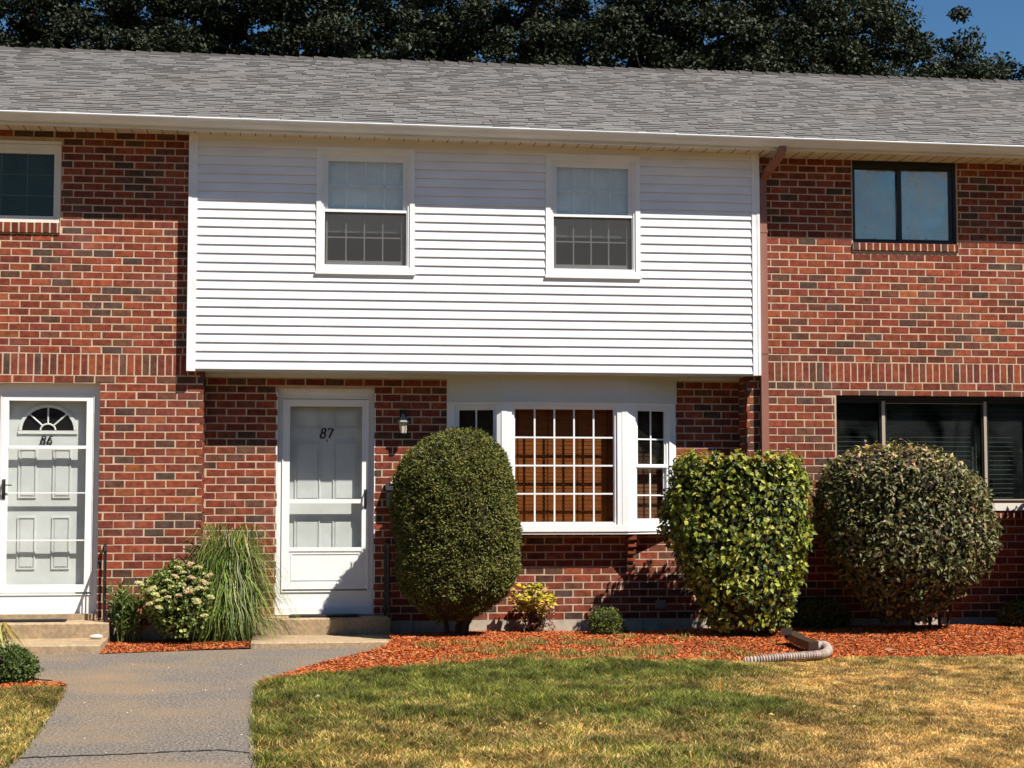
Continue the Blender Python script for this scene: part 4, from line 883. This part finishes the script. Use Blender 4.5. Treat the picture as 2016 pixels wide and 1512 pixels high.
V, F, Cl = leaf_geo(P, rng.normal(0, 1, (n, 3)), rng.normal(0, 1, (n, 3)), .045, .022, pick([(.22, .10, .06), (.32, .17, .11), (.12, .06, .04), (.2, .16, .05)], [3, 2, 3, 1], n), .3); np_mesh('dead_leaves', V, F, Cl, M['leaf'], yt)
upright_leafy('seedling', 'small pale yellow seedling in the mulch before the bright bush', 2.54, -.93, .085, .10, .13, 9, 7, .03, .02, [(.40, .36, .10), (.3, .3, .06)], [1, 1], zlo=.3, cat='plant')
upright_leafy('seedling', 'tiny green seedling at right foot of the boxwood ball', 1.58, -.40, .085, .05, .09, 5, 6, .028, .018, [(.2, .24, .05), (.3, .3, .08)], [1, 1], zlo=.3, cat='plant')

# ornamental grass
def blade_ribbons(base_r, n, hgt, spread, width, pal, w, droop, seg=8, stiff=.5, c0=(0, 0)):
    a = rng.uniform(0, 2*PI, n); br = base_r*np.sqrt(rng.random(n)); B = np.column_stack([c0[0]+br*np.cos(a), c0[1]+br*np.sin(a)*.7, np.zeros(n)])
    a2 = a+rng.normal(0, .5, n); H_ = rng.uniform(*hgt, n); S_ = rng.uniform(*spread, n); dr = rng.uniform(*droop, n); dv = np.column_stack([np.cos(a2), np.sin(a2)*.8, 0*a2]); sd = np.column_stack([-np.sin(a2), np.cos(a2), 0*a2])
    rows = []
    for k in range(seg+1):
        u = k/seg; z = H_*(1-(1-min(u/stiff, 1))**1.7) - dr*H_*max(0, (u-stiff)/(1-stiff))**1.5*(1 if u > stiff else 0); h = S_*(u**1.7)
        p = B+dv*h[:, None]+np.column_stack([0*a, 0*a, z]); ww = width*(1-u**3)*.5+.0006; rows += [p-sd*ww, p+sd*ww]
    V = np.stack(rows, 1).reshape(-1, 3); st_ = 2*(seg+1); i = np.arange(n)[:, None]*st_; F = np.concatenate([i+np.array([[2*k, 2*k+1, 2*k+3, 2*k+2]]) for k in range(seg)])
    return V, F, np.repeat(pick(pal, w, n, .38), st_, 0)
t = thing('ornamental_grass', 'tall arching fountain grass clump left of the door 87 steps', 'plant', (-2.42, -.14, .03))
GP = [(.14, .20, .032), (.06, .095, .018), (.24, .30, .06), (.34, .34, .10)]
for nb_, hr_, sr_, st0, dr_ in ((380, (.70, 1.20), (.10, .55), .70, (.0, .5)), (480, (.5, 1.0), (.2, .72), .52, (.3, 1.0)), (340, (.3, .8), (.2, .62), .45, (.3, 1.2))):
    V, F, Cl = blade_ribbons(.20, nb_, hr_, sr_, .0085, GP, [4, 4, 1.8, .7], dr_, seg=10, stiff=st0); V[:, 2] = np.maximum(V[:, 2], .01); V += .012*np.sin(V[:, [2, 2, 2]]*23+V[:, [0, 0, 0]]*9)*np.array([1, 1, 0]); np_mesh('blades', V, F, Cl, M['leaf'], t)
V, F, Cl = blade_ribbons(.10, 70, (.7, 1.15), (.45, .85), .0035, [(.38, .30, .14), (.30, .26, .12)], [1, 1], (.1, .9)); np_mesh('dry_stalks', V, F, Cl, M['leaf'], t)
# strappy lily clump
t = thing('lily_clump', 'upright lily clump with broad green leaves beside door 86 steps', 'plant', (-3.42, -.20, .03))
vv = []
q = MB(); P = []; D = []
for i in range(26):
    a = random.uniform(0, 2*PI); b0 = Vector((random.uniform(-.1, .1), random.uniform(-.08, .08), 0)); hh = random.uniform(.3, .58); tp_ = b0+Vector((math.cos(a)*.12*random.random(), math.sin(a)*.08, hh)); q.tube([b0, b0.lerp(tp_, .5), tp_], [.006, .005, .003], 5)
    for k in range(13): u = random.uniform(.2, 1); P.append(tuple(b0.lerp(tp_, u))); an = random.uniform(0, 2*PI); D.append((math.cos(an)*.6, math.sin(an)*.6, random.uniform(.3, 1)))
q.build('stem', mat('green_stem', (.12, .14, .03), rough=.6), t); P = np.array(P); n = len(P)
V, F, Cl = leaf_geo(P, np.array(D), np.column_stack([rng.normal(0, .6, n), rng.normal(-.6, .4, n), np.full(n, .4)]), rng.uniform(.10, .17, n), rng.uniform(.022, .036, n), pick([(.10, .15, .03), (.075, .12, .025), (.17, .21, .05)], [4, 4, 2], n), .15, .25); np_mesh('foliage', V, F, Cl, M['leaf'], t)
# flowering sedum / hydrangea
YH = -.36
hy_rows = [(1108, 345, 385), (1118, 325, 405), (1132, 305, 418), (1150, 290, 426), (1170, 283, 430), (1195, 284, 431), (1215, 292, 427), (1235, 305, 418), (1252, 322, 402)]
t, prof = shrub('hydrangea', 'low bush with pale yellow and pink flower heads between the doors', 'shrub', hy_rows, YH, .8, 2600, .05, .034, [(.15, .21, .035), (.10, .15, .028), (.26, .32, .07), (.38, .42, .12)], [4, 4, 2, 1.4], 'leaf', 0, kcore=.7, upb=.3, deep=.05, lump=.04, pw=2.1)
def flower_mesh(pal, w):
    n = 170; u = rng.normal(0, 1, (n, 3)); u = unit(u); u[:, 2] = np.abs(u[:, 2])*.8; P = u*np.array([.046, .046, .034])*rng.uniform(.6, 1, (n, 1))
    V, F, Cl = leaf_geo(P-u*.004, u+rng.normal(0, .9, u.shape), u, .016, .014, pick(pal, w, n, .15), .1); return V, F, Cl
heads = []
for pal, w in (([(.62, .58, .26), (.5, .52, .2), (.7, .65, .4)], [2, 2, 1]), ([(.72, .52, .32), (.66, .56, .28), (.78, .60, .40)], [2, 1, 1])):
    V, F, Cl = flower_mesh(pal, w); o = np_mesh('flower_head', V, F, Cl, M['petal'], t); heads.append(o)
hp = [(375, 1112, 1), (350, 1120, 0), (392, 1118, 0), (345, 1136, 1), (378, 1140, 1), (412, 1134, 1), (330, 1145, 0), (358, 1152, 0), (402, 1147, 1), (340, 1158, 0), (322, 1165, 0), (372, 1163, 1), (352, 1174, 1), (330, 1178, 1), (306, 1172, 0), (310, 1184, 0), (415, 1176, 0), (392, 1160, 0), (386, 1184, 0), (402, 1214, 0), (296, 1190, 0), (274, 1150, 0), (300, 1160, 0), (360, 1128, 0), (404, 1160, 0), (312, 1196, 0)]
for i, (px, py, k) in enumerate(hp):
    yy = YH-.27+.0028*max(0, 1165-py); p = at(px, py, yy)
    if i in (0, 1): o = heads[1-i] if k == 1-i else heads[k]
    else: o = heads[k].copy(); C.objects.link(o); o.parent = t
    o.location = p; o.rotation_euler = (random.uniform(.1, .6), random.uniform(-.3, .3), random.uniform(0, 6)); o.scale = (random.uniform(.75, 1.1),)*3
# day lily leaves at the left border
t = thing('daylily', 'yellowing strap leaves of a daylily at far left by the steps', 'plant', (-4.45, -1.7, .01))
V, F, Cl = blade_ribbons(.05, 70, (.16, .36), (.14, .36), .014, [(.45, .36, .05), (.3, .28, .05), (.16, .2, .04)], [3, 2, 1], (.4, 1.0)); np_mesh('blades', V, F, Cl, M['leaf'], t)

# ---------------- drain ----------------
t = thing('drain_pipe', 'grey corrugated drain pipe curving from a brown downspout shoe on the mulch', 'drain pipe', (3.16, -.55, .0))
q = MB()
def bp(pts, hw, hd): boxpath(q, [(a-3.16, b_+.55, c_) for a, b_, c_ in pts], hw, hd)
shoe = [tuple(gp(*q)) for q in ((1548, 1243, .20), (1556, 1250, .155), (1578, 1262, .125), (1602, 1271, .10))]
bp(shoe, .052, .036); q.build('downspout_shoe', M['pipebrown'], t)
ctr = [tuple(gp(*q)) for q in ((1602, 1272, .090), (1620, 1270, .085), (1630, 1277, .075), (1627, 1285, .066), (1612, 1289, .062), (1585, 1291, .058), (1555, 1293, .052), (1520, 1295.5, .044), (1490, 1299, .030), (1465, 1303, .010))]
pts = []
for i in range(len(ctr)-1):
    a, b_ = Vector(ctr[i]), Vector(ctr[i+1]); p0 = Vector(ctr[max(i-1, 0)]); p3 = Vector(ctr[min(i+2, len(ctr)-1)]); n = max(2, int((b_-a).length/.0055))
    for k in range(n):
        u = k/n; pts.append(.5*((2*a)+(b_-p0)*u+(2*p0-5*a+4*b_-p3)*u*u+(3*a-p0-3*b_+p3)*u**3)-Vector((3.16, -.55, 0)))
rs = [(.036+.007*math.sin(i*PI/2.2*1.0)) if True else 0 for i in range(len(pts))]
q = MB(); q.tube(pts, rs, 14); q.build('corrugated_hose', M['pipe'], t, smooth=False)
# dead leaf and twig litter
q = MB(); lf = [(0, 0, .004), (.03, .02, .02), (.09, .012, .012), (.14, -.02, .01), (.10, -.03, .022), (.04, -.02, .006)]; q.add([(x*1.3, y, z) for x, y, z in lf], [(0, 1, 2, 5), (2, 3, 4, 5)]); q.tube([(.14, -.01, .01), (.24, -.03, .008)], .004, 5)
o = q.build('dead_leaf', mat('dead_leaf_brown', (.2, .15, .10), rough=.9)); o.location = (3.69, -2.10, .05); tag(o, 'curled grey brown dead leaf on the mulch right of the drain pipe', 'leaf')

# scattered dry leaves and clover blooms
n = 150; x = rng.uniform(-2, 5, n); y = rng.uniform(-7.8, -.6, n); ok = (y > -8.3+1.0*x) & (x > -1.7+.0*y) & ~((y > -3.4) & (x < -.9)); x, y = x[ok], y[ok]; n = len(x)
z = np.where(y > np.interp(x, xe_, ye_), bedz(x, y)+.012, .030)
V, F, Cl = leaf_geo(np.column_stack([x, y, z]), rng.normal(0, 1, (n, 3))*np.array([1, 1, .15]), rng.normal(0, .3, (n, 3))+np.array([0, -.4, 1]), rng.uniform(.02, .045, n), rng.uniform(.012, .028, n), pick([(.42, .30, .14), (.30, .18, .08), (.55, .50, .30), (.40, .38, .08)], [3, 3, 1, 1.5], n, .2), .3)
o = np_mesh('fallen_leaves', V, F, Cl, M['leaf']); tag(o, 'small dry fallen leaves scattered over lawn and mulch', 'leaves', kind='stuff')

# ---------------- trees ----------------
TP = [(.020, .029, .012), (.013, .020, .009), (.027, .036, .015), (.034, .038, .018), (.042, .048, .026)]
def crown_mesh(seed, ncl, per, R, zc, rz, zmin):
    r_ = np.random.default_rng(seed); c_ = []
    while len(c_) < ncl:
        u = r_.normal(0, 1, 3); u /= np.linalg.norm(u); rad = r_.random()**.42; lob = 1+.22*math.sin(3*math.atan2(u[1], u[0])+seed)+.12*math.sin(5*u[2]+seed*2); p = np.array([u[0]*R*rad*lob, u[1]*R*rad*lob, zc+u[2]*rz*rad*lob])
        if p[2] > zmin: c_.append(p)
    c_ = np.array(c_); cs = np.repeat(c_, per, 0); n = len(cs); v = unit(r_.normal(0, 1, (n, 3)))*(r_.random((n, 1))**.4)*np.repeat(r_.uniform(.2, .55, ncl), per)[:, None]*np.array([1, 1, .65]); P = cs+v
    out = unit(v+np.array([0, 0, .3])); D = unit(out+r_.normal(0, .7, (n, 3))+np.array([0, 0, -.5])); F_ = unit(out+r_.normal(0, .5, (n, 3)))
    col = np.array(TP)[r_.choice(5, n, p=[.35, .3, .2, .1, .05])]*np.repeat(r_.uniform(.7, 1.35, ncl), per)[:, None]
    return leaf_geo(P, D, F_, r_.uniform(.07, .14, n), r_.uniform(.045, .08, n), col, .2)
def tree_proto(seed, label, R, zc, rz, H_, zmin, ncl, per):
    t = thing('broadleaf_tree', label, 'tree', (0, 0, 0), 'tall dark trees rising behind the roof')
    V, F, Cl = crown_mesh(seed, ncl, per, R, zc, rz, zmin); np_mesh('crown', V, F, Cl, M['treeleaf'], t)
    q = MB(); q.tube([(0, 0, -.2), (.1, 0, 4), (0, .2, 9), (.2, 0, H_*.72), (.1, 0, H_*.9)], [.38, .32, .24, .13, .04], 9)
    q.build('trunk', M['bark'], t); q = MB()
    for i in range(14):
        z = random.uniform(H_*.4, H_*.70); a = random.uniform(0, 2*PI); L_ = R*random.uniform(.5, .85); q.tube([(0, .1, z), (L_*.5*math.cos(a), L_*.5*math.sin(a), z+L_*.3), (L_*math.cos(a), L_*math.sin(a), z+L_*.55)], [.07, .04, .015], 6)
    q.build('limb', M['bark'], t); return t
protos = [tree_proto(s_, 'x', R, 10.6, 3.9, 15.5, 8.4, 250, 230) for s_, R in ((1, 2.4), (2, 2.7), (3, 2.3))]
small = tree_proto(9, 'x', 1.3, 10.1, 1.5, 11.3, 8.2, 170, 200)
SLOTS = [(0, 40, 18.5, 0, 'dark tree crown at far left above the roof'), (1, 300, 19.3, 1, 'dark tree above the roof over door 86'), (2, 560, 18.0, 0, 'dark tree crown with small sky gaps, above the left bedroom window'),
         (0, 810, 19.5, 2.2, 'tree with sky gaps above the middle of the roof'), (1, 1060, 18.6, 4.0, 'dark tree above the roof over the right bedroom window'), (2, 1280, 19.0, 1.1, 'dense tree above the downspout end of the roof'),
         (1, 1500, 18.4, 5.2, 'greyish green tree above the dark sliding window'), (2, 1672, 19.6, 2.7, 'tree crown bordering the patch of open blue sky'), (3, 1888, 18.6, 0.5, 'lower tree top standing under the open blue sky patch'), (0, 2172, 19.0, 3.3, 'dark tree at the upper right border beyond the sky patch')]
used = set()
for k, x, y, rz, lab in SLOTS:
    pr = small if k == 3 else protos[k]
    if k in used:
        r_ = pr.copy(); C.objects.link(r_)
        for ch in list(pr.children):
            c_ = ch.copy(); C.objects.link(c_); c_.parent = r_
    else: r_ = pr; used.add(k)
    r_['label'] = lab; r_.location = (at(x, 60, y).x, y, 0); r_.rotation_euler = (0, 0, rz)
# wood beyond the parking area behind the viewer, mirrored in the ground floor glass
rw = np.random.default_rng(8); n = 30000; x = rw.uniform(-55, 55, n); top = 5.5+4*fbm(x, x*0, .15, 61)+2*fbm(x, x*0+3, .5, 62); z = rw.random(n)*top; P = np.column_stack([x, -38+rw.normal(0, 1.5, n), z])
V, F, Cl = leaf_geo(P, rw.normal(0, 1, (n, 3)), rw.normal(0, 1, (n, 3)), 1.3, .9, np.array(TP)[rw.integers(0, 4, n)], .2)
o = np_mesh('distant_wood', V, F, Cl, M['treeleaf']); tag(o, 'dark wood far behind the viewer, seen only mirrored in window glass', 'wood', kind='stuff')
